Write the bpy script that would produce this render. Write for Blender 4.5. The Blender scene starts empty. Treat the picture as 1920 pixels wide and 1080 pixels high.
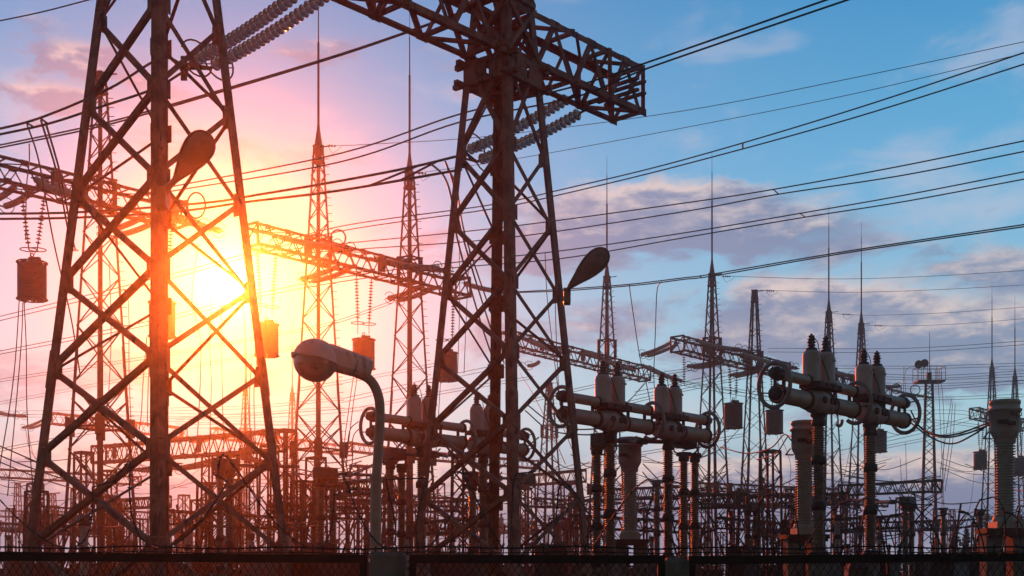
import bpy, math, random
from mathutils import Vector, Matrix
R = math.radians
random.seed(7)
SC = bpy.context.scene
COL = SC.collection

# ------------------------------------------------------------------ camera
FPX, HY, EYE = 2400.0, 1090.0, 1.7          # focal length in photo pixels, horizon row, eye height
cam_d = bpy.data.cameras.new("camera")
cam = bpy.data.objects.new("camera", cam_d)
COL.objects.link(cam)
cam.location = (0, 0, EYE)
cam.rotation_euler = (R(90), 0, 0)
cam_d.sensor_width = 36.0
cam_d.lens = 36.0 * FPX / 1920.0
cam_d.shift_y = (HY - 540.0) / 1920.0        # level camera with a rising front: uprights stay upright
cam_d.clip_end = 3000
SC.camera = cam

def P(px, py, d):
    return Vector(((px - 960.0) * d / FPX, d, EYE + (HY - py) * d / FPX))

def DZ(py, z):                                # distance at which height z shows on row py
    return (z - EYE) * FPX / (HY - py)

# ------------------------------------------------------------------ light, sky, exposure
SUN_AZ = math.atan((430 - 960) / FPX)
SUN_EL = math.atan((HY - 533) / FPX * math.cos(SUN_AZ))
S = Vector((math.sin(SUN_AZ) * math.cos(SUN_EL), math.cos(SUN_AZ) * math.cos(SUN_EL), math.sin(SUN_EL)))
sl = bpy.data.lights.new("sun", 'SUN')
sl.energy = 4.6
sl.angle = R(0.5)
sl.color = (1.0, 0.105, 0.010)
so = bpy.data.objects.new("sun", sl)
COL.objects.link(so)
so.rotation_euler = (-S).to_track_quat('-Z', 'Y').to_euler()
so.location = (0, 0, 60)

SC.view_settings.view_transform = 'Standard'
SC.view_settings.look = 'None'
SC.view_settings.gamma = 1.0
SC.view_settings.exposure = 0.0
SC.render.engine = 'CYCLES'
SC.cycles.max_bounces = 6
SC.cycles.transparent_max_bounces = 8
SC.cycles.volume_bounces = 0
SC.cycles.use_denoising = True

W = bpy.data.worlds.new("World")
SC.world = W
W.use_nodes = True
nt = W.node_tree
nt.nodes.clear()
class G:                                      # tiny helper for shader graphs
    def __init__(s, tree): s.t = tree; s.n = tree.nodes; s.l = tree.links
    def put(s, sock, v):
        if v is None: return
        if hasattr(v, 'is_output') or isinstance(v, bpy.types.NodeSocket): s.l.new(v, sock)
        else: sock.default_value = v
    def m(s, op, a, b=None, c=None, clamp=False):
        n = s.n.new('ShaderNodeMath'); n.operation = op; n.use_clamp = clamp
        s.put(n.inputs[0], a); s.put(n.inputs[1], b)
        if c is not None: s.put(n.inputs[2], c)
        return n.outputs[0]
    def v(s, op, a, b=None):
        n = s.n.new('ShaderNodeVectorMath'); n.operation = op
        s.put(n.inputs[0], a); s.put(n.inputs[1], b)
        return n.outputs['Value'] if op in ('DOT_PRODUCT', 'LENGTH') else n.outputs[0]
    def comb(s, x, y, z=0.0):
        n = s.n.new('ShaderNodeCombineXYZ')
        for i, q in enumerate((x, y, z)): s.put(n.inputs[i], q)
        return n.outputs[0]
    def mix(s, f, a, b, mode='MIX'):
        n = s.n.new('ShaderNodeMix'); n.data_type = 'RGBA'; n.blend_type = mode
        s.put(n.inputs[0], f); s.put(n.inputs[6], a); s.put(n.inputs[7], b)
        return n.outputs[2]
    def ramp(s, f, stops, interp='LINEAR'):
        n = s.n.new('ShaderNodeValToRGB'); s.put(n.inputs[0], f)
        cr = n.color_ramp; cr.interpolation = interp
        while len(cr.elements) < len(stops): cr.elements.new(0.5)
        for e, (p, c) in zip(cr.elements, stops):
            e.position = p; e.color = (c[0], c[1], c[2], 1) if not isinstance(c, (int, float)) else (c, c, c, 1)
        return n.outputs[0]
    def noise(s, vec, scale, detail=4, rough=0.55, dist=0.0):
        n = s.n.new('ShaderNodeTexNoise')
        if vec is not None: s.l.new(vec, n.inputs['Vector'])
        n.inputs['Scale'].default_value = scale; n.inputs['Detail'].default_value = detail
        n.inputs['Roughness'].default_value = rough; n.inputs['Distortion'].default_value = dist
        return n.outputs[0]
    def smooth(s, x, lo, hi, a=0.0, b=1.0):
        n = s.n.new('ShaderNodeMapRange'); n.interpolation_type = 'SMOOTHSTEP'
        s.put(n.inputs['Value'], x)
        n.inputs['From Min'].default_value = lo; n.inputs['From Max'].default_value = hi
        n.inputs['To Min'].default_value = a; n.inputs['To Max'].default_value = b
        return n.outputs[0]

g = G(nt)
tc = g.n.new('ShaderNodeTexCoord')
dirv = tc.outputs['Generated']
sep = g.n.new('ShaderNodeSeparateXYZ'); g.l.new(dirv, sep.inputs[0])
az = g.m('MULTIPLY', g.m('ARCTAN2', sep.outputs[0], sep.outputs[1]), 180 / math.pi)
el = g.m('MULTIPLY', g.m('ARCSINE', sep.outputs[2]), 180 / math.pi)
sky = g.n.new('ShaderNodeTexSky')
sky.sky_type = 'NISHITA'; sky.sun_disc = False
sky.sun_elevation = SUN_EL; sky.sun_rotation = SUN_AZ % (2 * math.pi)
sky.air_density = 1.0; sky.dust_density = 1.5
# clear-sky colour with height above the horizon
base = g.ramp(g.m('DIVIDE', el, 60.0, clamp=True), [
    (0.0, (0.20, 0.225, 0.36)), (0.055, (0.19, 0.265, 0.43)), (0.115, (0.37, 0.61, 0.70)),
    (0.19, (0.26, 0.54, 0.72)), (0.29, (0.115, 0.42, 0.69)), (0.42, (0.036, 0.27, 0.56)), (1.0, (0.015, 0.09, 0.25))])
# clouds: noise-broken banks at bearings (azimuth, elevation) in degrees
def AE(px, py):
    a = math.atan((px - 960) / FPX)
    return math.degrees(a), math.degrees(math.atan((HY - py) / FPX * math.cos(a)))
cv = g.comb(g.m('MULTIPLY', az, 0.085), g.m('MULTIPLY', el, 0.21), 0.3)
n1 = g.noise(cv, 2.2, 7, 0.6, 0.35)
n2 = g.noise(cv, 6.5, 5, 0.6, 0.2)
n0 = g.noise(cv, 0.9, 3, 0.5, 0.0)
wob = g.m('MULTIPLY', g.m('SUBTRACT', n1, 0.5), 3.2)
wob2 = g.m('MULTIPLY', g.m('SUBTRACT', n2, 0.5), 1.3)
azw = g.m('ADD', az, g.m('MULTIPLY', wob, 2.2))
elw = g.m('ADD', el, g.m('ADD', g.m('MULTIPLY', wob, 0.45), wob2))
BANKS = [  # px, py, rx px, ry px, weight
    (1330, 428, 300, 52, 1.0), (1260, 365, 190, 30, .75), (1445, 560, 170, 36, 1.0), (1720, 625, 330, 80, .95),
    (1880, 500, 110, 30, .8), (1665, 572, 45, 18, .7), (1470, 640, 260, 40, .7), (1560, 905, 620, 62, .95),
    (1050, 440, 210, 85, .8), (140, 106, 80, 22, .75), (130, 178, 90, 20, .7), (640, 75, 160, 40, .5),
    (380, 140, 260, 50, .45), (900, 960, 900, 75, .8), (40, 40, 120, 30, .5), (300, 250, 200, 34, .5), (1700, 470, 200, 26, .45), (120, 900, 420, 85, .9), (250, 690, 420, 70, .55),
    (1130, 590, 220, 40, .3), (820, 640, 240, 60, .4), (1850, 700, 260, 45, .8),
    (600, 300, 260, 60, .35)]
wsum = None; tsum = None
for px, py, rx, ry, w in BANKS:
    a0, e0 = AE(px, py); ra = math.degrees(rx / FPX); re = math.degrees(ry / FPX)
    u = g.m('DIVIDE', g.m('SUBTRACT', azw, a0), ra)
    t = g.m('DIVIDE', g.m('SUBTRACT', elw, e0), re)
    q = g.m('ADD', g.m('MULTIPLY', u, u), g.m('MULTIPLY', t, t))
    wi = g.m('MULTIPLY', g.m('POWER', 2.71828, g.m('MULTIPLY', q, -1.0)), w)
    wt = g.m('MULTIPLY', wi, t)
    wsum = wi if wsum is None else g.m('ADD', wsum, wi)
    tsum = wt if tsum is None else g.m('ADD', tsum, wt)
cover = g.smooth(g.m('ADD', wsum, g.m('MULTIPLY', g.m('SUBTRACT', n1, 0.5), 2.1)), 0.27, 0.78)
bg_wisp = g.smooth(g.m('ADD', g.m('MULTIPLY', n0, 0.6), g.m('MULTIPLY', n1, 0.5)), 0.56, 0.72, 0.0, 0.45)
up = g.m('DIVIDE', tsum, g.m('ADD', wsum, 0.05))
lit = g.smooth(g.m('ADD', up, g.m('MULTIPLY', g.m('SUBTRACT', n2, 0.5), 2.2)), -0.15, 0.95)
cloud_c = g.mix(lit, (0.175, 0.205, 0.345, 1), (0.80, 0.61, 0.54, 1))
skyc = g.mix(bg_wisp, base, (0.60, 0.58, 0.68, 1))
skyc = g.mix(g.m('MULTIPLY', cover, 0.80), skyc, cloud_c)
# the glow of the low sun in the air around it
th = g.m('MULTIPLY', g.m('ARCCOSINE', g.m('MINIMUM', g.v('DOT_PRODUCT', dirv, tuple(S)), 1.0)), 180 / math.pi)
def glow(k): return g.m('POWER', 2.71828, g.m('DIVIDE', th, -k))
def sc3(f, c):
    n = g.n.new('ShaderNodeVectorMath'); n.operation = 'SCALE'
    n.inputs[0].default_value = c; g.l.new(f, n.inputs['Scale'])
    return n.outputs[0]
disc = g.smooth(th, 0.45, 1.0, 1.0, 0.0)
parts = [sc3(disc, (9.0, 8.0, 5.0)), sc3(glow(1.3), (2.4, 2.0, 0.55)), sc3(glow(2.3), (0.2, 0.34, 0.0)), sc3(glow(9.0), (0.06, 0.0, 0.05))]
skyc = g.mix(g.m('MULTIPLY', glow(2.9), 1.6, clamp=True), skyc, (1.0, 0.62, 0.10, 1))
tot = skyc
for p_ in parts: tot = g.v('ADD', tot, p_)
nsk = g.n.new('ShaderNodeVectorMath'); nsk.operation = 'SCALE'
g.l.new(sky.outputs[0], nsk.inputs[0]); nsk.inputs['Scale'].default_value = 0.003
tot = g.v('ADD', tot, nsk.outputs[0])
# dusk: the half of the sky away from the sun is dimmer
dusk = g.mix(g.smooth(sep.outputs[1], -0.4, 0.7), (0.58, 0.31, 0.21, 1), (1, 1, 1, 1))
nd = g.n.new('ShaderNodeVectorMath'); nd.operation = 'MULTIPLY'
g.l.new(tot, nd.inputs[0]); g.l.new(dusk, nd.inputs[1])
bg = g.n.new('ShaderNodeBackground'); g.l.new(nd.outputs[0], bg.inputs[0]); bg.inputs[1].default_value = 1.0
wo = g.n.new('ShaderNodeOutputWorld'); g.l.new(bg.outputs[0], wo.inputs[0])

# ------------------------------------------------------------------ materials
def mat(name, c1, c2, rough=0.7, metal=0.0, scale=3.0, spec=0.4, extra=None, bump=0.0, trans=0.0):
    m = bpy.data.materials.new(name); m.use_nodes = True
    q = G(m.node_tree); b = q.n.get('Principled BSDF')
    t = q.n.new('ShaderNodeTexCoord')
    oi = q.n.new('ShaderNodeObjectInfo'); rn = q.m('MULTIPLY', oi.outputs['Random'], 37.0)
    ov = q.v('ADD', t.outputs['Object'], q.comb(rn, rn, rn))
    n = q.noise(ov, scale, 6, 0.62, 0.3)
    f = q.smooth(n, 0.36, 0.64)
    col = q.mix(f, (*c1, 1), (*c2, 1))
    if extra:                                  # patches of a third colour with a shape of their own (rust, dirt)
        c3, lo, hi, s3 = extra
        mp = q.n.new('ShaderNodeMapping'); q.l.new(ov, mp.inputs[0]); mp.inputs['Scale'].default_value = (1.0, 1.0, 0.45)
        n3 = q.noise(mp.outputs[0], s3, 7, 0.68, 0.6)
        col = q.mix(q.smooth(n3, lo, hi), col, (*c3, 1))
    q.l.new(col, b.inputs['Base Color'])
    b.inputs['Metallic'].default_value = metal
    b.inputs['Specular IOR Level'].default_value = spec
    b.inputs['Transmission Weight'].default_value = trans
    rr = q.m('ADD', q.m('MULTIPLY', n, 0.3), rough - 0.15, clamp=True)
    q.l.new(rr, b.inputs['Roughness'])
    if bump:
        bn = q.n.new('ShaderNodeBump'); bn.inputs['Strength'].default_value = bump; bn.inputs['Distance'].default_value = 0.02
        q.l.new(q.noise(t.outputs['Object'], scale * 6, 6, 0.6), bn.inputs['Height']); q.l.new(bn.outputs[0], b.inputs['Normal'])
    return m
M = dict(
    pylon=mat('weathered_steel_with_sun_glow', (.19, .068, .042), (.38, .16, .105), .72, 0.0, 2.6, .35, ((.085, .036, .024), .54, .66, 3.4), .15),  # weathered brown steel; the red of the sun's glow is put into its colours
    steel=mat('mast_steel', (.045, .036, .032), (.075, .058, .05), .75, 0, 1.5, .3, ((.12, .055, .035), .56, .7, 2.0)),
    dark=mat('dark_iron', (.035, .03, .03), (.06, .05, .048), .6, 0, 4, .35),
    cable=mat('aluminium_cable', (.07, .065, .065), (.10, .095, .095), .6, 0, 4, .3),
    porc=mat('brown_porcelain', (.15, .11, .08), (.23, .18, .13), .35, 0, 5, .25),
    pale=mat('grey_porcelain', (.32, .30, .27), (.40, .38, .34), .4, 0, 4, .25),
    tan=mat('chamber_porcelain', (.38, .265, .18), (.46, .335, .24), .42, 0, 2.2, .3, ((.19, .13, .10), .60, .72, 1.6), .05),
    paint=mat('weathered_grey_paint', (.34, .27, .235), (.43, .345, .31), .55, 0, 2.5, .4, ((.12, .055, .035), .54, .64, 2.4), .12),
    paint2=mat('pale_tank_paint', (.36, .31, .265), (.44, .38, .33), .55, 0, 2.0, .4, ((.20, .12, .085), .60, .72, 1.5), .08),
    rust=mat('rusty_flange', (.085, .038, .028), (.14, .07, .05), .8, 0, 5, .3),
    ringm=mat('corona_ring_metal', (.22, .185, .165), (.28, .24, .21), .5, .3, 3, .5),
    glass=mat('toughened_glass', (.46, .50, .43), (.55, .58, .50), .12, 0, 6, .55, trans=.72),
    conc=mat('stained_concrete', (.15, .135, .115), (.24, .22, .19), .9, 0, 3.5, .2, ((.07, .062, .052), .52, .66, 1.4), .4),
    fence=mat('black_fence_steel', (.022, .018, .017), (.04, .032, .03), .65, 0, 5, .3),
    barb=mat('galvanised_tape', (.07, .06, .055), (.11, .10, .09), .7, 0, 6, .2),
    lampg=mat('lamp_enamel_with_sun_glow', (.72, .53, .43), (.80, .61, .51), .5, 0, 2.5, .45, ((.22, .15, .12), .52, .70, 5.0), .06),  # grey enamel with dirt, its colours warmed to carry the sun's glow
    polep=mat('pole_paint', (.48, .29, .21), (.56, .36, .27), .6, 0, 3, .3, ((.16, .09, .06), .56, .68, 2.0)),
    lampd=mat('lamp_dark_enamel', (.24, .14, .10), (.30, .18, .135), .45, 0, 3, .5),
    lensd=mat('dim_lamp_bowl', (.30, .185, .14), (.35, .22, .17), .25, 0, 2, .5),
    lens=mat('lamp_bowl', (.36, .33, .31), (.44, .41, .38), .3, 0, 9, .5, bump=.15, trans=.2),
    ground=mat('trodden_ground', (.045, .04, .03), (.08, .07, .05), .95, 0, .5, .1, ((.035, .045, .02), .5, .65, .3)),
    leaf=mat('dark_needles', (.018, .022, .012), (.04, .045, .022), .8, 0, .8, .2),
    bark=mat('bark', (.05, .038, .03), (.08, .06, .045), .9, 0, 3, .2),
)

# ------------------------------------------------------------------ mesh builder
def frame(d, up=None):
    z = d.normalized()
    up = Vector(up) if up is not None else (Vector((0, 0, 1)) if abs(z.z) < 0.95 else Vector((0, 1, 0)))
    x = up.cross(z)
    if x.length < 1e-6: x = Vector((1, 0, 0)).cross(z)
    x.normalize()
    return x, z.cross(x).normalized(), z

class MB:
    def __init__(s): s.v = []; s.f = []; s.sm = []
    def add(s, vs, fs, smooth=False):
        o = len(s.v); s.v += [Vector(q) for q in vs]; s.f += [tuple(i + o for i in f) for f in fs]; s.sm += [smooth] * len(fs)
    def prism(s, a, b, poly, up=None, poly2=None):
        a, b = Vector(a), Vector(b)
        if (b - a).length < 1e-5: return
        x, y, z = frame(b - a, up); n = len(poly); p2 = poly2 or poly
        vs = [a + x * u + y * w for u, w in poly] + [b + x * u + y * w for u, w in p2]
        fs = [(i, (i + 1) % n, n + (i + 1) % n, n + i) for i in range(n)] + [tuple(range(n))[::-1], tuple(range(n, 2 * n))]
        s.add(vs, fs)
    def bar(s, a, b, w, h=None, up=None):
        h = h or w; s.prism(a, b, [(-w / 2, -h / 2), (w / 2, -h / 2), (w / 2, h / 2), (-w / 2, h / 2)], up)
    def ang(s, a, b, w, t, d1, d2):            # L section: heel on the line a-b, flanges along d1 and d2
        a, b = Vector(a), Vector(b); z = (b - a).normalized()
        d1 = Vector(d1); d2 = Vector(d2)
        d1 = (d1 - z * d1.dot(z)).normalized(); d2 = (d2 - z * d2.dot(z)).normalized()
        pr = [(0, 0), (w, 0), (w, t), (t, t), (t, w), (0, w)]
        vs = [q + d1 * u + d2 * k for q in (a, b) for u, k in pr]
        fs = [(i, (i + 1) % 6, 6 + (i + 1) % 6, 6 + i) for i in range(6)] + [(0, 3, 2, 1), (0, 5, 4, 3), (6, 7, 8, 9), (6, 9, 10, 11)]
        s.add(vs, fs)
    def tube(s, a, b, r, n=8, r2=None):
        r2 = r if r2 is None else r2
        a, b = Vector(a), Vector(b); x, y, z = frame(b - a)
        cs = [(math.cos(2 * math.pi * i / n), math.sin(2 * math.pi * i / n)) for i in range(n)]
        vs = [a + (x * c + y * k) * r for c, k in cs] + [b + (x * c + y * k) * r2 for c, k in cs]
        s.add(vs, [(i, (i + 1) % n, n + (i + 1) % n, n + i) for i in range(n)], True)
        s.add(vs, [tuple(range(n))[::-1], tuple(range(n, 2 * n))])
    def path(s, pts, r, n=5, closed=False):
        pts = [Vector(p) for p in pts]; k = len(pts); vs = []
        x = None
        for i, p in enumerate(pts):
            a = pts[(i - 1) % k] if (closed or i > 0) else p
            b = pts[(i + 1) % k] if (closed or i < k - 1) else p
            t = (b - a).normalized()
            if x is None: x, y, _ = frame(t)
            else:
                x = x - t * x.dot(t)
                if x.length < 1e-6: x = frame(t)[0]
                x.normalize(); y = t.cross(x)
            rr = r[i] if isinstance(r, (list, tuple)) else r
            vs += [p + (x * math.cos(2 * math.pi * j / n) + y * math.sin(2 * math.pi * j / n)) * rr for j in range(n)]
        fs = []
        for i in range(k if closed else k - 1):
            i2 = (i + 1) % k
            fs += [(i * n + j, i * n + (j + 1) % n, i2 * n + (j + 1) % n, i2 * n + j) for j in range(n)]
        s.add(vs, fs, True)
        if not closed: s.add(vs[:n] + vs[-n:], [tuple(range(n))[::-1], tuple(range(n, 2 * n))])
    def lathe(s, prof, o=(0, 0, 0), ax=(0, 0, 1), n=16, smooth=True):
        o = Vector(o); x, y, z = frame(Vector(ax)); vs = []; fs = []; k = len(prof)
        cs = [(math.cos(2 * math.pi * i / n), math.sin(2 * math.pi * i / n)) for i in range(n)]
        for r, h in prof: vs += [o + z * h + (x * c + y * q) * r for c, q in cs]
        for i in range(k - 1):
            fs += [(i * n + j, i * n + (j + 1) % n, (i + 1) * n + (j + 1) % n, (i + 1) * n + j) for j in range(n)]
        s.add(vs, fs, smooth)
        s.add(vs[:n] + vs[-n:], [tuple(range(n))[::-1], tuple(range(n, 2 * n))])
    def box(s, c, sz, rot=0.0):
        c = Vector(c); ca, sa = math.cos(rot), math.sin(rot); vs = []
        for k in (-.5, .5):
            for i, j in ((-.5, -.5), (.5, -.5), (.5, .5), (-.5, .5)):
                u, w = i * sz[0], j * sz[1]
                vs.append(c + Vector((u * ca - w * sa, u * sa + w * ca, k * sz[2])))
        s.add(vs, [(3, 2, 1, 0), (4, 5, 6, 7), (0, 1, 5, 4), (1, 2, 6, 5), (2, 3, 7, 6), (3, 0, 4, 7)])
    def plate(s, c, nrm, w, h, t, up=(0, 0, 1)):
        c = Vector(c); n = Vector(nrm).normalized(); s.bar(c - n * t / 2, c + n * t / 2, w, h, up)
    def ring(s, c, ax, r, t, n=20, m=6, sx=1.0, sy=1.0, a0=0, a1=360, up=None):
        x, y, z = frame(Vector(ax), up); c = Vector(c); full = a1 - a0 >= 360
        cnt = n if full else n + 1
        pts = [c + x * (r * sx * math.cos(R(a0 + (a1 - a0) * i / n))) + y * (r * sy * math.sin(R(a0 + (a1 - a0) * i / n))) for i in range(cnt)]
        s.path(pts, t, m, full)
    def mesh(s, name, m, org=(0, 0, 0)):
        me = bpy.data.meshes.new(name); o = Vector(org)
        me.from_pydata([tuple(q - o) for q in s.v], [], s.f)
        me.polygons.foreach_set('use_smooth', s.sm)
        me.materials.append(m); me.update()
        return me
    def build(s, name, m, parent=None, org=None):
        """one object; org = world point its vertices are measured from (the parent's place, or its own)"""
        if org is None: org = parent.location.copy() if (parent is not None and s_world(parent)) else Vector((0, 0, 0))
        ob = bpy.data.objects.new(name, s.mesh(name, m, org)); COL.objects.link(ob)
        if parent is not None: ob.parent = parent
        return ob

def s_world(p):                                # things built in world coordinates carry no rotation
    while p.parent is not None: p = p.parent
    return p.get('built_in_place', 0) == 1

def tag(o, label, cat, group=None, kind=None):
    if label: o['label'] = label
    if cat: o['category'] = cat
    if group: o['group'] = group
    if kind: o['kind'] = kind
    return o

def thing(name, label, cat, loc=(0, 0, 0), rot=0.0, group=None, world=False):
    o = bpy.data.objects.new(name, None); COL.objects.link(o)
    o.location = loc; o.rotation_euler = (0, 0, rot); o.empty_display_size = .3
    if world: o['built_in_place'] = 1
    return tag(o, label, cat, group)

def kids(o): return [c for c in ALLKIDS.get(o.name, [])]
ALLKIDS = {}
def dup(root, loc=None, rot=None, label=None, group=None, scale=None):
    def rec(o, par):
        c = o.copy(); COL.objects.link(c)
        if par is not None: c.parent = par
        for ch in list(o.children): rec(ch, c)
        return c
    c = rec(root, None)
    if loc is not None: c.location = loc
    if rot is not None: c.rotation_euler = (0, 0, rot)
    if scale is not None: c.scale = (scale, scale, scale)
    if label: c['label'] = label
    if group: c['group'] = group
    return c

def single(name, mb, m, label, cat, org, group=None, kind=None):   # a thing that is one mesh
    ob = bpy.data.objects.new(name, mb.mesh(name, m, org)); COL.objects.link(ob); ob.location = org
    return tag(ob, label, cat, group, kind)

UA = R(48.0)                                   # the yard's grid: u runs right and away, v left and away
U = Vector((math.cos(UA), math.sin(UA), 0)); V = Vector((-math.sin(UA), math.cos(UA), 0))
ZV = Vector((0, 0, 1))

# ------------------------------------------------------------------ ground
gm = MB()
N = 24
X0, X1, Y0, Y1 = -110, 110, -30, 186
vs = []; fs = []
for j in range(N + 1):
    for i in range(N + 1):
        x = X0 + (X1 - X0) * i / N; y = Y0 + (Y1 - Y0) * j / N
        vs.append((x, y, 0.05 * math.sin(x * .3) * math.cos(y * .23) - 0.05))
for j in range(N):
    for i in range(N):
        a = j * (N + 1) + i; fs.append((a, a + 1, a + N + 2, a + N + 1))
gm.add(vs, fs, True)
go = gm.build('ground', M['ground']); go['kind'] = 'structure'

# ------------------------------------------------------------------ the two near pylons
def pylon(base, hd0, z1, hd1, cornerA, label, zn, arm_z, arm_r, arm_l, arm_ang):
    """square lattice pylon; cornerA = bearing of the corner legs, hd = corner distance from the axis"""
    t = thing('lattice_pylon', label, 'pylon', base, 0, 'near pylons', world=True)
    def hd(z): return hd0 + (hd1 - hd0) * z / z1
    def C(k, z):
        a = cornerA + k * math.pi / 2
        return Vector((base[0] + hd(z) * math.cos(a), base[1] + hd(z) * math.sin(a), z))
    ztop = arm_z + 4.2
    for k in range(4):
        mb = MB()
        a, b = C(k, 0.25), C(k, ztop)
        d1 = C((k + 1) % 4, 5) - C(k, 5); d2 = C((k - 1) % 4, 5) - C(k, 5)
        mb.ang(a, b, .19, .022, d1, d2)
        zz = 5.6                                 # splice plates with a step in the outline
        mb.ang(C(k, zz - .35) - d1.normalized() * .012 - d2.normalized() * .012, C(k, zz + .35) - d1.normalized() * .012 - d2.normalized() * .012, .205, .013, d1, d2)
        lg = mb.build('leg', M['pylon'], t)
        fb = MB(); fb.box(C(k, 0.05), (.7, .7, .5), cornerA); fb.build('footing', M['conc'], t)
    for k in range(4):
        mb = MB(); k2 = (k + 1) % 4
        nrm = ((C(k, 5) + C(k2, 5)) / 2 - Vector((base[0], base[1], 5))); nrm.z = 0; nrm.normalize()
        nodes = zn + [arm_z - .1]
        for i in range(len(nodes) - 1):
            za, zb = nodes[i], nodes[i + 1]
            back = k in (1, 2)
            e1 = (C(k2, za) - C(k, za)).normalized() * .06
            for (p, q, off, w) in ((C(k, za) + e1, C(k2, zb) - e1, -.03, .055 if back else .10), (C(k2, za) - e1, C(k, zb) + e1, -.058, .05 if back else .095)):
                if back and (off < -.04) == (i % 2 == 0): continue
                p = p + nrm * off; q = q + nrm * off
                z_ = (q - p).normalized(); s_ = nrm.cross(z_)
                mb.ang(p, q, w, .012, s_, -nrm)
        for i, zq in enumerate(nodes):            # gusset plates at the leg joints
            for kk, s_ in ((k, 1), (k2, -1)):
                e = (C(k2, zq) - C(k, zq)).normalized() * s_
                mb.plate(C(kk, zq) + e * .17 - nrm * .018, nrm, .26, .34, .012)
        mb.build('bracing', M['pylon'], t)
    # collar of plates under the crossarm
    mb = MB()
    ad = Vector((math.cos(arm_ang), math.sin(arm_ang), 0)); ap = Vector((-ad.y, ad.x, 0))
    B = Vector((base[0], base[1], 0))
    for zc, hh in ((arm_z - .58, .10), (arm_z - .12, .12)):
        for k in range(4):
            p, q = C(k, zc), C((k + 1) % 4, zc); e = (q - p).normalized()
            mb.bar(p - e * .28, q + e * .28, .12, hh)
    for k in range(4):
        p, q = C(k, arm_z - .35), C((k + 1) % 4, arm_z - .35); e = (q - p)
        nr = Vector((e.y, -e.x, 0)).normalized()
        for f in ((.16,), (.84,)):
            mb.plate(p + e * f[0] + nr * .015, nr, .42, .42, .02)
        mb.plate(p + e * .36 + nr * .03, nr, e.length * .34, .40, .02); mb.plate(p + e * .72 + nr * .03, nr, e.length * .26, .40, .02)
    # plan bracing
    mb.bar(C(0, arm_z - .62), C(2, arm_z - .62), .08); mb.bar(C(1, arm_z - .70), C(3, arm_z - .70), .08)
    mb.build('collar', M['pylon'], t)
    # crossarm: box truss
    hw, hh = .50, 1.25
    arm = MB(); lace = MB()
    A0 = B + ad * -arm_l + ZV * arm_z; A1 = B + ad * arm_r + ZV * arm_z
    L = arm_l + arm_r
    def Q(s, side, top): return A0 + ad * s + ap * (hw * side) + ZV * (hh if top else 0)
    ch = t
    for side in (1, -1):
        for top in (0, 1):
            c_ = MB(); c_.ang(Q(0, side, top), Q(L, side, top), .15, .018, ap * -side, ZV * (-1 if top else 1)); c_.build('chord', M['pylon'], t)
    n = 7; st = L / n
    for i in range(n):
        s0, s1, sm_ = i * st, (i + 1) * st, (i + .5) * st
        for side in (1, -1):
            o_ = ap * (side * -.03)
            lace.ang(Q(s0, side, 0) + o_, Q(sm_, side, 1) + o_, .10, .012, ad, ap * -side)
            lace.ang(Q(sm_, side, 1) + o_, Q(s1, side, 0) + o_, .10, .012, -ad, ap * -side)
            lace.plate(Q(sm_, side, 1) - ZV * .07 + ap * (side * -.022), ap, .34, .2, .012)
            lace.plate(Q(s1, side, 0) + ZV * .07 + ap * (side * -.022), ap, .34, .2, .012)
        for top in (0, 1):
            zo = ZV * (-.025 if top else .025)
            a_, b_ = (s0, sm_) if top == 0 else (sm_ - st / 2, s1)
            if i % 2 == 0: lace.ang(Q(s0, 1, top) + zo, Q(s1, -1, top) + zo, .08, .01, ad, ZV)
            else: lace.ang(Q(s0, -1, top) + zo, Q(s1, 1, top) + zo, .08, .01, ad, ZV)
            lace.ang(Q(s1, 1, top) + zo * 1.7, Q(s1, -1, top) + zo * 1.7, .09, .01, ad, ZV)
    for s_ in (0, L, L - st * 1.0, st * 1.0):
        lace.bar(Q(s_, 1, 0), Q(s_, 1, 1), .10); lace.bar(Q(s_, -1, 0), Q(s_, -1, 1), .10)
        lace.bar(Q(s_, 1, 0), Q(s_, -1, 1), .07)
    # string brackets: pairs of channels across the arm ends
    for s_ in (L - .12, L - .42, .12, .42):
        for zf in (.38, .62):
            lace.bar(Q(s_, 1.32, 0) + ZV * (hh * zf), Q(s_, -1.32, 0) + ZV * (hh * zf), .10, .07)
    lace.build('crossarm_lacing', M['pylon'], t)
    # upper frame inside and above the crossarm
    up = MB()
    for k in range(4):
        p, q = C(k, arm_z + hh + .1), C((k + 1) % 4, arm_z + hh + .1)
        up.bar(p, q, .12); up.bar(C(k, arm_z + hh + .1), C((k + 1) % 4, arm_z + 3.0), .09); up.bar(C((k + 1) % 4, arm_z + hh + .1), C(k, arm_z + 3.0), .085)
        up.bar(C(k, arm_z + .02), C((k + 1) % 4, arm_z + hh), .10); up.bar(C((k + 1) % 4, arm_z + .02), C(k, arm_z + hh), .09)
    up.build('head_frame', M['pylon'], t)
    return t, Q, L

zn1 = [.55, 2.3, 4.0, 5.6, 7.2, 8.85, 10.5, 12.1]
t1_base = ((300 - 960) * 24 / FPX, 24.0, 0)
py1, Q1, L1 = pylon(t1_base, 2.66, 12.62, 1.12, R(-75.6), 'tall rust-brown lattice pylon nearest on the left, its legs crossing the low sun',
                    zn1, 14.35, 3.5, 4.2, R(58.5))
zn2 = [.45, 2.05, 3.65, 5.25, 6.85, 8.45, 10.05, 11.65]
t2_base = ((943 - 960) * 30 / FPX, 30.0, 0)
py2, Q2, L2 = pylon(t2_base, 2.32, 13.1, .95, R(-82.5), 'rust-brown lattice pylon in the centre whose box crossarm reaches right into blue sky',
                    zn2, 13.85, 4.85, 5.0, R(48))

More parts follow.
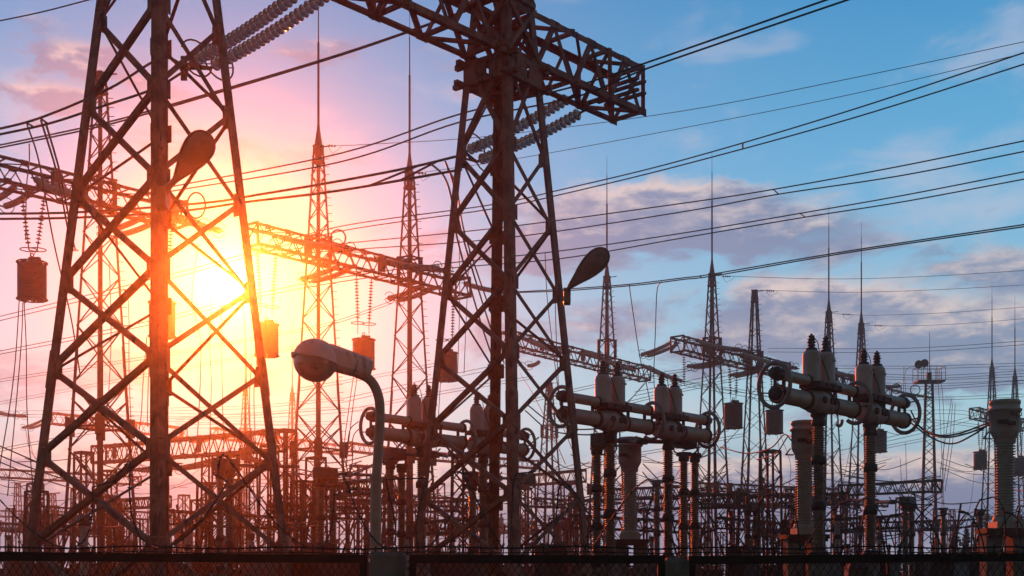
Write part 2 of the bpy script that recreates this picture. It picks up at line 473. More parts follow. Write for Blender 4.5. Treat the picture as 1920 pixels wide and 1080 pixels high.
# ------------------------------------------------------------------ ribbed porcelain
def ribbed(mb, z0, z1, rc, rs, n, seg=14, o=(0, 0, 0), ax=(0, 0, 1)):
    pr = [(rc, z0)]; st = (z1 - z0) / n
    for i in range(n):
        z = z0 + i * st
        pr += [(rc, z + st * .15), (rs, z + st * .42), (rs * .985, z + st * .56), (rc, z + st * .78)]
    pr.append((rc, z1))
    mb.lathe(pr, o, ax, seg)

# ------------------------------------------------------------------ lattice masts with lightning rods
def make_mast(name, label, rod=True):
    t = thing(name, label, 'mast', (0, 0, 0), 0, 'lattice masts of the yard')
    H = 25.2
    def hd(z): return .28 + .064 * (H - z)
    def C(k, z):
        a = UA + math.pi / 4 + k * math.pi / 2
        return Vector((hd(z) * math.cos(a), hd(z) * math.sin(a), z))
    for k in range(4):
        mb = MB()
        a = UA + math.pi / 4 + k * math.pi / 2
        d1 = (C((k + 1) % 4, 9) - C(k, 9)); d2 = (C((k - 1) % 4, 9) - C(k, 9))
        mb.ang(C(k, 0), C(k, 12.6), .17, .03, d1, d2); mb.ang(C(k, 12.6), C(k, H), .13, .025, d1, d2)
        mb.build('leg', M['steel'], t)
    mb = MB(); z = .2; s = 0
    while z < H - .3:
        h = min(hd(z) * 1.05 + .12, H - .05 - z)
        for k in range(4):
            k2 = (k + 1) % 4
            w = .075 if z < 13 else .06
            if (k + s) % 2: mb.bar(C(k, z), C(k2, z + h), w, .03)
            else: mb.bar(C(k2, z), C(k, z + h), w, .03)
        s += 1; z += h
    for zq in (8.8, 18.9, 20.3, H - .9, H):
        for k in range(4): mb.bar(C(k, zq), C((k + 1) % 4, zq), .085)
    for k in range(4):
        a = UA + math.pi / 4 + k * math.pi / 2
        mb.box(C(k, 8.8), (.42, .42, .85), a); mb.box(C(k, 19.6) , (.22, .22, 1.5), a)
        mb.bar(C(k, 8.8), C((k + 1) % 4, 10.1) , .08, .03); mb.bar(C((k + 1) % 4, 8.8), C(k, 10.1), .08, .03)
    for zq in [x * .42 + 1.0 for x in range(57)]:   # step bolts on one leg
        mb.bar(C(3, zq), C(3, zq) + Vector((.22, -.04, 0)), .025)
    mb.box((0, 0, H - .55), (.26, .26, .9), UA)
    mb.build('lacing', M['steel'], t)
    if rod:
        rm = MB()
        rm.lathe([(.24, H), (.20, H + .15), (.09, H + .9), (.065, H + 1.2), (.06, H + 5.6), (.035, H + 5.65), (.03, H + 7.8), (.016, H + 7.85), (.012, H + 9.3)], n=8)
        rm.build('lightning_rod', M['steel'], t)
    br = MB(); br.bar((.15, 0, H - .05), (.75, -.1, H + .02), .05); br.build('earth_wire_bracket', M['steel'], t)
    return t
MASTS = [  # px, row of mast top, rod, label
    (597, 274, True, 'lattice mast with lightning rod rising just above the grey ball-shaped street lamp'),
    (768, 324, True, 'lattice mast with lightning rod between the ball street lamp and the centre pylon'),
    (1138, 519, True, 'lattice mast with lightning rod just right of the centre pylon and its lamp'),
    (1335, 514, True, 'lattice mast carrying the tallest rod in the clear sky, holding the left of a beam'),
    (1554, 585, True, 'lattice mast with rod standing behind the left tanks of the nearest breaker'),
    (1615, 607, True, 'lattice mast with rod standing behind the right tanks of the nearest breaker'),
    (1860, 690, True, 'small lattice mast with rod behind the large pale transformer on the right'),
    (1903, 706, True, 'small lattice mast with rod at the right edge of the view'),
    (460, 728, True, 'far lattice mast with rod seen between the legs of the left pylon'),
    (548, 738, True, 'far lattice mast with rod just outside the right leg of the left pylon'),
]
MASTS2 = [
    (188, 138, 'tall rodless lattice mast standing behind the left leg of the near left pylon'),
    (1415, 545, 'flat-topped lattice mast without a rod, holding the right of a gantry beam'),
    (1030, 720, 'short-looking rodless lattice mast directly behind the right leg of the centre pylon'),
]
m0 = make_mast('lattice_mast', MASTS[0][3]); m1 = make_mast('lattice_mast', MASTS2[0][2], False)
MP = {}
for i, (px, yt, rod, lab) in enumerate(MASTS):
    d = DZ(yt, 25.2); p = P(px, HY, d); o = m0 if i == 0 else dup(m0)
    o.location = (p.x, p.y, 0); o['label'] = lab; MP[px] = (p.x, p.y, d); o.rotation_euler = (0, 0, {597: R(5), 768: R(5)}.get(px, 0))
for i, (px, yt, lab) in enumerate(MASTS2):
    d = DZ(yt, 25.2); o = m1 if i == 0 else dup(m1)
    if px == 1030: d = 106.0
    p = P(px, HY, d); o.location = (p.x, p.y, 0); o['label'] = lab; MP[px] = (p.x, p.y, d)
    if px == 1030: o.scale = (1, 1, .72)
    if px == 188: o.rotation_euler = (0, 0, R(14))

# ------------------------------------------------------------------ gantry beams
def beam(a, b, w, h, label, group, n=None, c=.12, l=.06, plates=True):
    a, b = Vector(a), Vector(b); d = b - a; L = d.length; e = d.normalized()
    ap = Vector((-e.y, e.x, 0)).normalized(); zz = e.cross(ap) * -1
    if zz.z < 0: zz = -zz
    t = thing('gantry_beam', label, 'gantry beam', tuple(a), 0, group, world=True)
    def Q(s, side, top): return a + e * s + ap * (w / 2 * side) + zz * (h * (.5 if top else -.5))
    for side in (1, -1):
        for top in (0, 1):
            m_ = MB(); m_.ang(Q(0, side, top), Q(L, side, top), c * 1.2, c * .25, ap * -side, zz * (-1 if top else 1)); m_.build('chord', M['steel'], t)
    n = n or max(4, int(L / (h * 1.15))); st = L / n; m_ = MB()
    for i in range(n):
        s0, s1, sm_ = i * st, (i + 1) * st, (i + .5) * st
        for side in (1, -1):
            o_ = ap * (side * -.03)
            m_.bar(Q(s0, side, 0) + o_, Q(sm_, side, 1) + o_, l, l * .6); m_.bar(Q(sm_, side, 1) + o_, Q(s1, side, 0) + o_, l, l * .6)
            if plates:
                m_.plate(Q(sm_, side, 1) - zz * .1 + o_, ap, .34, .26, .03); m_.plate(Q(s1, side, 0) + zz * .1 + o_, ap, .34, .26, .03)
        for top in (0, 1):
            o_ = zz * (-.03 if top else .03)
            if i % 2: m_.bar(Q(s0, 1, top) + o_, Q(s1, -1, top) + o_, l, l * .6)
            else: m_.bar(Q(s0, -1, top) + o_, Q(s1, 1, top) + o_, l, l * .6)
            m_.bar(Q(s1, 1, top) + o_, Q(s1, -1, top) + o_, l)
        if i % 4 == 2 and plates: m_.plate(Q(sm_, -1, 0) + zz * h * .5, ap, .55, h * .7, .05)
    for s_ in (0, L):
        for side in (1, -1): m_.bar(Q(s_, side, 0), Q(s_, side, 1), c)
        m_.bar(Q(s_, 1, 0), Q(s_, -1, 0), c); m_.bar(Q(s_, 1, 1), Q(s_, -1, 1), c); m_.bar(Q(s_, 1, 0), Q(s_, -1, 1), l)
    m_.build('lacing', M['steel'], t)
    return t
def Pz(px, py, z): return P(px, py, DZ(py, z))
GB = 'upper gantry beams'
zb = 19.5
beam(Pz(-60, 309, zb), Pz(338, 404, zb), 1.2, 1.15, 'deep lattice beam running from the left edge to behind the left pylon', GB)
beam(Pz(470, 441, zb), Pz(868, 541, zb), 1.2, 1.15, 'long lattice beam crossing behind the sun glow between left and centre pylons', GB)
beam(Pz(952, 636, zb), Pz(1208, 702, zb), 1.2, 1.15, 'lattice beam just right of the centre pylon, above the middle breaker', GB)
beam(Pz(1270, 645, zb), Pz(1470, 695, zb), 1.2, 1.15, 'lattice beam carried by two masts in the clear sky at right of centre', GB)
beam(Pz(1535, 702, zb), Pz(1660, 737, zb), 1.2, 1.15, 'lattice beam half hidden behind the tanks of the nearest breaker', GB)
beam(Pz(1828, 775, zb), Pz(1940, 802, zb), 1.2, 1.15, 'small lattice beam running behind the pale transformer on the right', GB)
beam(Pz(92, 784, zb), Pz(345, 812, zb), 1.2, 1.3, 'far lattice beam low behind the left pylon, ending at its left leg', GB)
beam(Pz(402, 812, zb), Pz(655, 846, zb), 1.2, 1.3, 'far lattice beam low between the left pylon and the ball street lamp', GB)
GL = 'lower gantry beams'
beam(P(185, 853, 92), P(520, 826, 74), 1.1, 1.25, 'lower lattice beam rising to the right across the base of the left pylon', GL)
beam(P(-30, 886, 120), P(262, 902, 128), 1.0, .9, 'lower lattice beam at the left edge near its row of ribbed insulators', GL, plates=False)
beam(P(655, 838, 120), P(765, 852, 124), .9, .9, 'short lattice beam behind the grey lamp post', GL, plates=False)
beam(P(775, 853, 112), P(1005, 872, 118), .9, .8, 'lower lattice beam hanging under the left breaker', GL, plates=False)
beam(P(965, 903, 110), P(1090, 892, 103), 1.0, 1.0, 'lower lattice beam between the two rear legs of the centre pylon', GL, plates=False)
beam(P(1312, 945, 128), P(1508, 933, 120), 1.0, .95, 'lower lattice beam crossing the feet of two masts right of centre', GL, plates=False)
beam(P(1525, 937, 120), P(1660, 945, 124), .7, .6, 'lower lattice beam behind the columns of the nearest breaker', GL, plates=False)
beam(P(-20, 963, 160), P(150, 966, 162), .9, .9, 'far low beam above the pale tanks at the left edge', GL, plates=False)

# ------------------------------------------------------------------ low gantry columns, far small masts
def make_column(h, w0, w1, label, group, name='lattice_column', arms=False):
    t = thing(name, label, 'lattice column', (0, 0, 0), 0, group)
    def C(k, z):
        a = UA + math.pi / 4 + k * math.pi / 2; r = (w0 + (w1 - w0) * z / h) * .7
        return Vector((r * math.cos(a), r * math.sin(a), z))
    for k in range(4):
        mb = MB(); mb.bar(C(k, 0), C(k, h), .11); mb.build('leg', M['steel'], t)
    mb = MB(); z = 0; s = 0
    while z < h - .2:
        st = min((w0 + (w1 - w0) * z / h) * .95, h - z)
        for k in range(4):
            if (k + s) % 2: mb.bar(C(k, z), C((k + 1) % 4, z + st), .06, .03)
            else: mb.bar(C((k + 1) % 4, z), C(k, z + st), .06, .03)
        s += 1; z += st
    for k in range(4): mb.bar(C(k, h), C((k + 1) % 4, h), .1)
    mb.box((0, 0, h + .05), (w1 * 1.1, w1 * 1.1, .1), UA)
    if arms:
        mb.bar((-.9, 0, h + .1), (.9, 0, h + .1), .1); mb.bar((-1.2, .2, h * .8), (1.2, .2, h * .8), .08)
    mb.build('lacing', M['steel'], t)
    return t
c0 = make_column(9.6, .95, .75, '', 'lower gantry columns')
COLS = [(205, 92, 'lattice column low at the near end of the beam behind the left pylon'), (300, 85, None), (395, 80, None), (465, 77, None), (505, 75, None),
        (690, 118, None), (880, 114, None), (985, 109, None), (1070, 104, None), (1325, 127, None), (1490, 121, None), (1590, 118, None), (1690, 122, None),
        (60, 121, None), (235, 126, None), (145, 110, None), (440, 100, None), (570, 105, None), (650, 100, None), (20, 140, None), (100, 135, None), (345, 118, None), (525, 122, None)]
LC = ['slim dark lattice column of the low gantries, lost in the thicket of steel near the ground']
for i, (px, d, lab) in enumerate(COLS):
    o = c0 if i == 0 else dup(c0)
    p = P(px, HY, d); o.location = (p.x, p.y, 0); o['label'] = LC[0]
    if d > 125: o['label'] = LC[0]
fm0 = make_column(16, 1.5, .5, '', 'far small masts', 'lattice_mast', True)
FM = [(33, 905, 'tiny far mast with a lamp platform at the left edge'), (99, 925, 'tiny far mast just left of the left pylon foot'), (284, 935, 'tiny far mast between the left pylon legs, left of its front leg'),
      (1785, 955, 'tiny far lattice mast in front of the dark trees on the right'), (1052, 905, 'tiny far mast seen between centre pylon legs'), (765, 890, 'tiny far mast behind the paired ribbed posts beside the lamp post')]
for i, (px, yt, lab) in enumerate(FM):
    o = fm0 if i == 0 else dup(fm0)
    d = 165.0 - i * 3; h = EYE + (HY - yt) * d / FPX
    p = P(px, HY, d); o.location = (p.x, p.y, 0); o.scale = (1, 1, h / 16.1); o['label'] = lab

# floodlight mast with platform
d = 110.0; p = P(1742, HY, d)
t = thing('floodlight_mast', 'thin lattice floodlight mast with a railed platform, right of the nearest breaker', 'floodlight mast', (p.x, p.y, 0))
zt = EYE + (HY - 716) * d / FPX
for k in range(4):
    mb = MB(); a = R(20) + k * math.pi / 2; mb.bar((1.05 * math.cos(a), 1.05 * math.sin(a), 0), (.38 * math.cos(a), .38 * math.sin(a), zt), .12); mb.build('leg', M['steel'], t)
mb = MB(); z = 0; s = 0
while z < zt - .4:
    r = 1.05 - .67 * z / zt; st = r * 1.25; r2 = 1.05 - .67 * min(z + st, zt) / zt
    for k in range(4):
        a = R(20) + k * math.pi / 2; b = a + math.pi / 2
        if s % 2: a, b = b, a
        mb.bar((r * math.cos(a), r * math.sin(a), z), (r2 * math.cos(b), r2 * math.sin(b), min(z + st, zt)), .06)
    z += st; s += 1
mb.build('lacing', M['steel'], t)
mb = MB(); mb.box((0, 0, zt), (2.3, 1.6, .14)); mb.box((0, 0, zt + .35), (.35, .35, .9))
mb.build('platform', M['steel'], t)
mb = MB()
for x in (-1.15, -.75, -.4, .4, .8, 1.15):
    for y in (-.8, .8): mb.bar((x, y, zt + .05), (x, y, zt + 1.2), .035)
for y in (-.8, .8):
    for zq in (.65, 1.2): mb.bar((-1.15, y, zt + zq), (1.15, y, zt + zq), .035)
for x in (-1.15, 1.15): mb.bar((x, -.8, zt + 1.2), (x, .8, zt + 1.2), .035)
mb.build('railing', M['steel'], t)
for i, (x, w) in enumerate(((-.95, .5), (-.45, .55))):
    mb = MB(); mb.lathe([(.08, -.3), (.16, -.25), (.34, .1), (.36, .14), (.33, .14)], (x, -.3, zt + 1.45 + .1 * i), (-.6, -1, -.15), 12); mb.bar((x, -.2, zt + 1.2), (x, -.3, zt + 1.45), .05); mb.build('floodlight', M['dark'], t)
mb = MB(); mb.tube((.05, 0, zt + .7), (.05, 0, EYE + (HY - 622) * d / FPX), .04, 6, .015); mb.build('lightning_rod', M['steel'], t)

# ------------------------------------------------------------------ insulator strings
def chain(mb, a, b, r, pitch, seg, sag=0.0, fine=False):
    a, b = Vector(a), Vector(b); L = (b - a).length; n = max(3, int(L / pitch))
    pts = [a.lerp(b, i / n) - ZV * (sag * 4 * (i / n) * (1 - i / n)) for i in range(n + 1)]
    for i in range(n):
        ax = (pts[i + 1] - pts[i]); st = ax.length
        if fine:
            pr = [(.028, 0), (.05, st * .05), (.055, st * .38), (r * .55, st * .45), (r * .9, st * .60), (r, st * .74), (r * .97, st * .80), (r * .8, st * .74), (r * .72, st * .84), (r * .6, st * .74), (r * .45, st * .84), (.03, st * .8), (.022, st)]
        else:
            pr = [(r * .2, 0), (r * .26, st * .35), (r, st * .62), (r * .95, st * .72), (r * .2, st * .86)]
        mb.lathe(pr, pts[i], ax, seg)
    return pts

def string(a, b, label, group, twin=None, r=.14, pitch=.165, seg=8, sag=.12, m='pale', rings=True, fine=False, name='insulator_string', ringr=.36):
    a, b = Vector(a), Vector(b)
    t = thing(name, label, 'insulator string', tuple(a), 0, group, world=True)
    offs = [Vector((0, 0, 0))] if twin is None else [Vector(twin) * .5, Vector(twin) * -.5]
    e = (b - a).normalized()
    for o_ in offs:
        mb = MB(); chain(mb, a + o_ + e * .25, b + o_ - e * .2, r, pitch, seg, sag, fine); mb.build('disc_chain', M[m], t)
    for q, e0, e1 in ((a, .0, .27), (b, -.22, .05)):
        mb = MB()
        for o_ in offs: mb.tube(q + o_ + e * e0, q + o_ + e * e1, .03, 5)
        if twin is not None:
            mb.bar(q + offs[0] * 1.25, q + offs[1] * 1.25, .09, .05); mb.bar(q, q + e * .3, .06, .10)
        mb.build('yoke', M['dark'], t)
    if rings:
        for o_ in offs:
            mb = MB(); mb.ring(b + o_ - e * .35, e, ringr, .022, 18, 5, a0=20, a1=340); mb.bar(b + o_ - e * .35 - frame(e)[0] * ringr, b + o_, .02); mb.build('corona_ring', M['dark'], t)
    return t

side = Vector((math.cos(UA), math.sin(UA), 0))
NG = 'glass strings on the near pylons'
# left pylon: two big glass strings coming down from its arm end (above the frame)
string(P(578, -28, 26.6), P(352, 120, 29.4), 'upper of two big green glass insulator strings behind the left pylon, against blue sky', NG, None, .15, .155, 18, .10, 'glass', True, True, ringr=.42)
string(P(640, -30, 26.9), P(392, 128, 29.6), 'lower of two big green glass insulator strings behind the left pylon, against blue sky', NG, None, .15, .155, 18, .10, 'glass', True, True, ringr=.42)
string(P(1080, 176, 32.1), P(872, 285, 35.0), 'upper of two glass insulator strings hanging off the box crossarm of the centre pylon', NG, None, .15, .155, 18, .08, 'glass', True, True, ringr=.4)
string(P(1102, 205, 32.1), P(893, 303, 35.0), 'lower of two glass insulator strings hanging off the box crossarm of the centre pylon', NG, None, .15, .155, 18, .08, 'glass', True, True, ringr=.4)
mb = MB()                                       # yokes joining each pair to its conductors
for q, w in ((P(345, 128, 29.8), 'y1'), (P(866, 296, 35.2), 'y2')):
    mb = MB(); c = q
    a = P(352, 120, 29.4) if w == 'y1' else P(872, 285, 35.0); b = P(392, 128, 29.6) if w == 'y1' else P(893, 303, 35.0)
    mb.bar(a, b, .10, .05); mb.bar(a, c, .08, .05); mb.bar(b, c, .08, .05); mb.bar(c + Vector((0, 0, .28)), c - Vector((0, 0, .28)), .14, .06)
    mb.ring(c, V, .1, .03, 10, 5)
    single('yoke_plate', mb, M['dark'], 'dark yoke plate joining the twin glass strings to the wires at the %s pylon' % ('left' if w == 'y1' else 'centre'), 'yoke plate', c)

GS = 'tension strings on the gantry beams'
def tstr(x1, y1, d1, x2, y2, d2, label, tw=True, r=.16, group=GS):
    return string(P(x1, y1, d1), P(x2, y2, d2), label, group, side * .85 if tw else None, r, .23, 9, .10)
tstr(80, 338, 57, 150, 370, 53.6, 'pale twin string lying along the beam at the left edge of the view')
tstr(48, 352, 57.5, -8, 384, 61, 'reddish twin string reaching left out of view under the left-edge beam')
tstr(288, 408, 63.5, 200, 440, 67, 'twin string slanting down left between left pylon leg and front leg')
tstr(332, 402, 64, 402, 430, 60.5, 'short twin string just right of the left pylon front leg, below its lamp')
tstr(530, 446, 68.5, 652, 466, 64.5, 'long pale twin string lying along the beam beside the sun glow')
tstr(650, 500, 71.5, 572, 526, 75, 'twin string slanting down left under the beam behind the mast by the sun')
tstr(706, 486, 74.5, 838, 506, 70.5, 'long pale twin string along the beam end left of the centre pylon')
tstr(808, 536, 76.5, 735, 562, 80.5, 'twin string slanting down left under the beam end beside the centre pylon')
tstr(866, 530, 78.5, 952, 548, 75, 'single string leaving the beam end to pass behind the centre pylon legs', False)
tstr(980, 632, 97, 1062, 664, 92.5, 'pale twin string along the beam inside the right leg of the centre pylon')
tstr(1098, 658, 101, 1185, 694, 96.5, 'pale twin string along the beam above the tanks of the middle breaker')
tstr(1206, 684, 105, 1275, 714, 101, 'twin string leaving the beam end over the middle breaker toward the right')
tstr(1268, 642, 98, 1206, 667, 102, 'twin string in open sky joining the ends of two gantry beams')
tstr(1356, 676, 99, 1292, 688, 103, 'short twin string below the clear-sky beam, left of its tall mast')
tstr(1428, 690, 104, 1372, 705, 108, 'short twin string below the clear-sky beam, left of its rodless mast')
tstr(1312, 641, 97, 1396, 657, 93, 'pale twin string on the face of the clear-sky beam beside its left mast')
tstr(1396, 664, 101, 1492, 690, 96, 'pale twin string on the clear-sky beam ending at the nearest breaker tanks')
tstr(1012, 678, 100, 990, 686, 104, 'short string left of the middle breaker, behind the centre pylon', False)
tstr(1552, 694, 110, 1606, 706, 106, 'twin string in the gap between the two tank pairs of the nearest breaker')
tstr(1662, 728, 122, 1745, 745, 117, 'thin twin string leaving the breaker toward the floodlight mast', True, .13)
tstr(1648, 722, 120, 1690, 724, 117, 'short string with hooked rings just right of the nearest breaker tanks', False)
tstr(92, 786, 139, 48, 803, 144, 'far twin string reaching left from the far beam beside the left pylon')
tstr(-10, 772, 128, 42, 780, 124, 'far twin string entering from the left edge')
tstr(130, 792, 140, 172, 799, 136, 'far string lying along the far beam behind the left pylon')
tstr(400, 818, 152, 365, 830, 156, 'far twin string left of the far beam between the left pylon legs')
tstr(430, 816, 152, 465, 822, 148, 'far string lying on the far beam right of the front leg')
tstr(330, 868, 84, 250, 883, 80, 'low twin string below the rising lower beam behind the left pylon', True, .13)
tstr(420, 860, 80, 320, 880, 84, 'low string on the rising lower beam near the front leg', True, .13)
tstr(510, 868, 76, 440, 850, 80, 'low string slanting under the rising lower beam near the right leg', True, .13)

HS = 'hanging strings carrying line traps'
TR = 'drum line traps under the gantries'
# ------------------------------------------------------------------ line traps
def make_trap():
    t = thing('line_trap', '', 'line trap', (0, 0, 0), 0, TR)
    mb = MB(); pr = [(.1, .12)]
    n = 22
    for i in range(n):
        z = .12 + 1.42 * i / n; pr += [(.60, z), (.63, z + .02), (.63, z + .05), (.60, z + .06)]
    pr += [(.1, 1.54)]; mb.lathe(pr, n=20); mb.build('winding', M['dark'], t)
    for z, s in ((.02, 1), (1.66, -1)):
        mb = MB()
        for k in range(4):
            a = R(20) + k * math.pi / 4; mb.bar((-.67 * math.cos(a), -.67 * math.sin(a), z), (.67 * math.cos(a), .67 * math.sin(a), z), .05, .08)
        for k in range(8):
            a = R(20) + k * math.pi / 4; mb.bar((.58 * math.cos(a), .58 * math.sin(a), z), (.58 * math.cos(a), .58 * math.sin(a), z + .13 * s), .07)
        mb.ring((0, 0, z), (0, 0, 1), .66, .035, 20, 5)
        mb.build('spider', M['dark'], t)
    mb = MB(); mb.tube((0, 0, 1.66), (0, 0, 1.95), .05, 6); mb.box((.12, 0, 1.82), (.5, .22, .16)); mb.ring((0, 0, 2.0), (0, 1, 0), .08, .025, 10, 5)
    mb.build('fitting', M['dark'], t)
    for x, y in ((.1, 0), (-.35, .1)):
        mb = MB(); mb.tube((x, y, -.12), (x, y, .02), .055, 6); mb.build('terminal_stub', M['dark'], t)
    return t
trap0 = make_trap()
TRAPS = [  # px, top row, bottom row, label, ((string top px,py),(string foot)) ...
    (60, 488, 562, 'orange-lit line trap drum hanging alone at the left edge', [((40, 357), (54, 466)), ((84, 363), (70, 466))], True),
    (304, 550, 632, 'line trap drum half hidden behind the front leg of the left pylon', [((287, 412), (290, 530)), ((322, 420), (314, 530))], False),
    (500, 590, 668, 'line trap drum behind the right leg of the left pylon, beside the sun', [((482, 462), (489, 570)), ((518, 472), (511, 574))], True),
    (682, 626, 692, 'line trap drum hanging just above the ball street lamp', [((668, 512), (671, 604)), ((697, 518), (692, 606))], True),
    (838, 652, 714, 'line trap drum beside the left leg of the centre pylon', [((828, 556), (829, 636)), ((850, 558), (848, 636))], True),
    (1375, 755, 803, 'line trap drum hanging left of the nearest breaker end ring', [((1367, 678), (1370, 744)), ((1382, 680), (1380, 744))], False),
    (1452, 768, 813, 'line trap drum hanging directly below the nearest breaker end ring', [((1446, 698), (1448, 758)), ((1459, 700), (1456, 758))], False),
    (1648, 808, 848, 'line trap drum tucked behind the right column of the nearest breaker', [((1643, 745), (1645, 799)), ((1654, 747), (1651, 799))], False),
    (1838, 846, 880, 'line trap drum hanging left of the big pale transformer', [((1834, 788), (1836, 838)), ((1844, 790), (1841, 838))], False),
    (1912, 858, 892, 'line trap drum cut by the right edge of the view', [((1907, 800), (1909, 850)), ((1917, 802), (1915, 850))], False)]
for i, (px, yt, yb, lab, strs, ring_) in enumerate(TRAPS):
    d = 1.74 * FPX / (yb - yt); d = {60: 57.5, 304: 62, 500: 67.5, 682: 73, 838: 77}.get(px, d)
    o = trap0 if i == 0 else dup(trap0); p = P(px, yb, d); o.location = p; o['label'] = lab
    for j, (q1, q2) in enumerate(strs):
        a, b = P(*q1, d), P(*q2, d)
        short = lab.split(' drum')[0]
        hs = string(a, b, ('left string above the ' if j == 0 else 'right string above the ') + lab.replace('line trap drum', 'trap').replace('orange-lit ', '').replace(' half hidden', '').replace(' alone', '').replace(', beside the sun', ''), HS, None, .13, .17, 8, 0, 'porc', False)
        mb = MB(); e = (b - a).normalized()
        if ring_: mb.ring(b - ZV * .05, ZV, .38, .025, 16, 5)
        mb.tube(b, P(px, yt - 4, d) if px == 60 else b - ZV * ((yt - q2[1]) * d / FPX), .02, 5)
        mb.build('corona_ring' if ring_ else 'hanger', M['dark'], hs)
string(P(1282, 657, 98), P(1283, 722, 98), 'lone hanging string below the left end of the clear-sky beam', HS, None, .14, .17, 8, 0, 'porc', False)

# ------------------------------------------------------------------ circuit breakers (live-tank, twin hubs)
def make_breaker():
    t = thing('circuit_breaker', '', 'circuit breaker', (0, 0, 0), UA, 'twin-row porcelain circuit breakers')
    AZ = 6.8
    X = Vector((1, 0, 0))
    def cyl(prof, x0, y=0, z=0, n=20):
        return prof, (x0, y, AZ + z)
    for (x0, x1) in ((-3.95, -2.25), (-.95, .55), (2.25, 3.95)):       # thick lower chambers
        mb = MB(); L = x1 - x0
        pr = [(.20, 0), (.235, .03)]
        for i in range(24):
            q = .08 + (L - .16) * i / 24; pr += [(.226, q), (.238, q + .03)]
        pr += [(.235, L - .03), (.20, L)]
        mb.lathe(pr, (x0, 0, AZ), X, 24); c = mb.build('chamber', M['tan'], t)
        for q in (x0 + .02, x1 - .14):
            mb = MB(); mb.lathe([(.20, 0), (.265, .01), (.265, .10), (.20, .12)], (q, 0, AZ), X, 24); mb.build('flange', M['rust'], c)
    for (x0, x1) in ((-3.75, -2.3), (-.85, .45), (2.3, 3.75)):          # thinner upper chambers
        mb = MB(); L = x1 - x0; pr = [(.12, 0), (.155, .02)]
        for i in range(22):
            q = .06 + (L - .12) * i / 22; pr += [(.150, q), (.158, q + .03)]
        pr += [(.155, L - .02), (.12, L)]
        mb.lathe(pr, (x0, .0, AZ + .55), X, 20); c = mb.build('chamber', M['tan'], t)
        for q in (x0 - .1, x1 - .02):
            mb = MB(); mb.lathe([(.10, 0), (.175, .01), (.175, .11), (.10, .12)], (q, 0, AZ + .55), X, 20); mb.build('flange', M['rust'], c)
        for q in (x0 + .2, x1 - .2):
            mb = MB(); mb.bar((q, 0, AZ + .2), (q, 0, AZ + .42), .08); mb.build('strut', M['rust'], c)
    for hx in (-1.6, 1.6):
        mb = MB()
        mb.lathe([(.24, -.66), (.285, -.62), (.285, -.52), (.26, -.5), (.33, -.36), (.35, -.15), (.35, .2), (.33, .36), (.26, .5), (.285, .52), (.285, .62), (.24, .66)], (hx, 0, AZ), X, 26)
        h = mb.build('hub', M['paint'], t)
        for dx in (-.28, .12, .34):                                     # covers and bolts on the hub
            mb = MB(); mb.lathe([(.10, 0), (.10, .05), (.085, .06)], (hx + dx, -.33, AZ + .02), (0, -1, 0), 12)
            for k in range(6): mb.box((hx + dx + .08 * math.cos(k * 1.05), -.395, AZ + .02 + .08 * math.sin(k * 1.05)), (.02, .02, .02))
            mb.build('cover', M['rust'], h)
        mb = MB(); mb.lathe([(.16, 0), (.16, .08)], (hx + .25, -.2, AZ + .2), (.2, -1, .8), 12)
        mb.build('cover', M['rust'], h)
        mb = MB(); mb.box((hx + .02, -.05, AZ + .43), (1.35, .62, .16)); mb.box((hx, 0, AZ + .36), (.9, .4, .1))
        for dx in (-.6, -.2, .2, .6): mb.box((hx + dx, -.37, AZ + .43), (.04, .03, .13))
        mb.build('bridge', M['rust'], t)
        for dx, dy in ((-.275, .08), (.285, -.07)):
            mb = MB()
            mb.lathe([(.22, .52), (.275, .53), (.275, .60), (.255, .62), (.255, 1.30), (.24, 1.38), (.18, 1.45), (.10, 1.47)], (hx + dx, dy, AZ), ZV, 24)
            for k in range(8): mb.box((hx + dx + .262 * math.cos(k * .785), dy + .262 * math.sin(k * .785), AZ + .635), (.03, .03, .03))
            mb.box((hx + dx, dy - .262, AZ + 1.2), (.10, .03, .07)); mb.box((hx + dx + .2, dy - .17, AZ + 1.22), (.06, .06, .06))
            tk = mb.build('tank', M['paint2'], t)
            mb = MB()
            mb.lathe([(.17, 1.45), (.17, 1.50), (.13, 1.53), (.085, 1.55), (.085, 1.57), (.12, 1.60), (.085, 1.64), (.09, 1.66), (.135, 1.69), (.09, 1.73), (.085, 1.75), (.125, 1.77), (.07, 1.80), (.07, 1.83), (.09, 1.84), (.085, 1.88), (.035, 1.89), (.035, 1.93)], (hx + dx, dy, AZ), ZV, 14)
            b = mb.build('bushing', M['dark'], tk)
        mb = MB()                                                       # little cable from one bushing down to the tank
        pts = [(hx - .275, .08, AZ + 1.90), (hx - .18, .05, AZ + 1.84), (hx - .05, 0, AZ + 1.7), (hx - .02, -.03, AZ + 1.45), (hx + .02, -.1, AZ + 1.2), (hx - .02, -.24, AZ + .9), (hx + .05, -.3, AZ + .6)]
        mb.path(pts, .014, 5); mb.build('bushing_lead', M['dark'], t)
        # support column
        mb = MB(); zs = [2.55, 3.85, 5.15, 6.12]
        for a, b in zip(zs, zs[1:]): ribbed(mb, a + .12, b - .02, .14, .185, int((b - a) / .075), 16, (hx, 0, 0))
        col = mb.build('support_column', M['porc'], t)
        for z in (2.5, 3.82, 5.12):
            mb = MB(); mb.lathe([(.15, -.10), (.205, -.09), (.215, .05), (.20, .14), (.15, .15)], (hx, 0, z), ZV, 16); mb.build('collar', M['dark'], col)
        mb = MB(); mb.lathe([(.15, 0), (.2, .02), (.21, .12), (.17, .22), (.24, .30), (.24, .36)], (hx, 0, 6.12), ZV, 16)
        mb.build('collar', M['dark'], col)
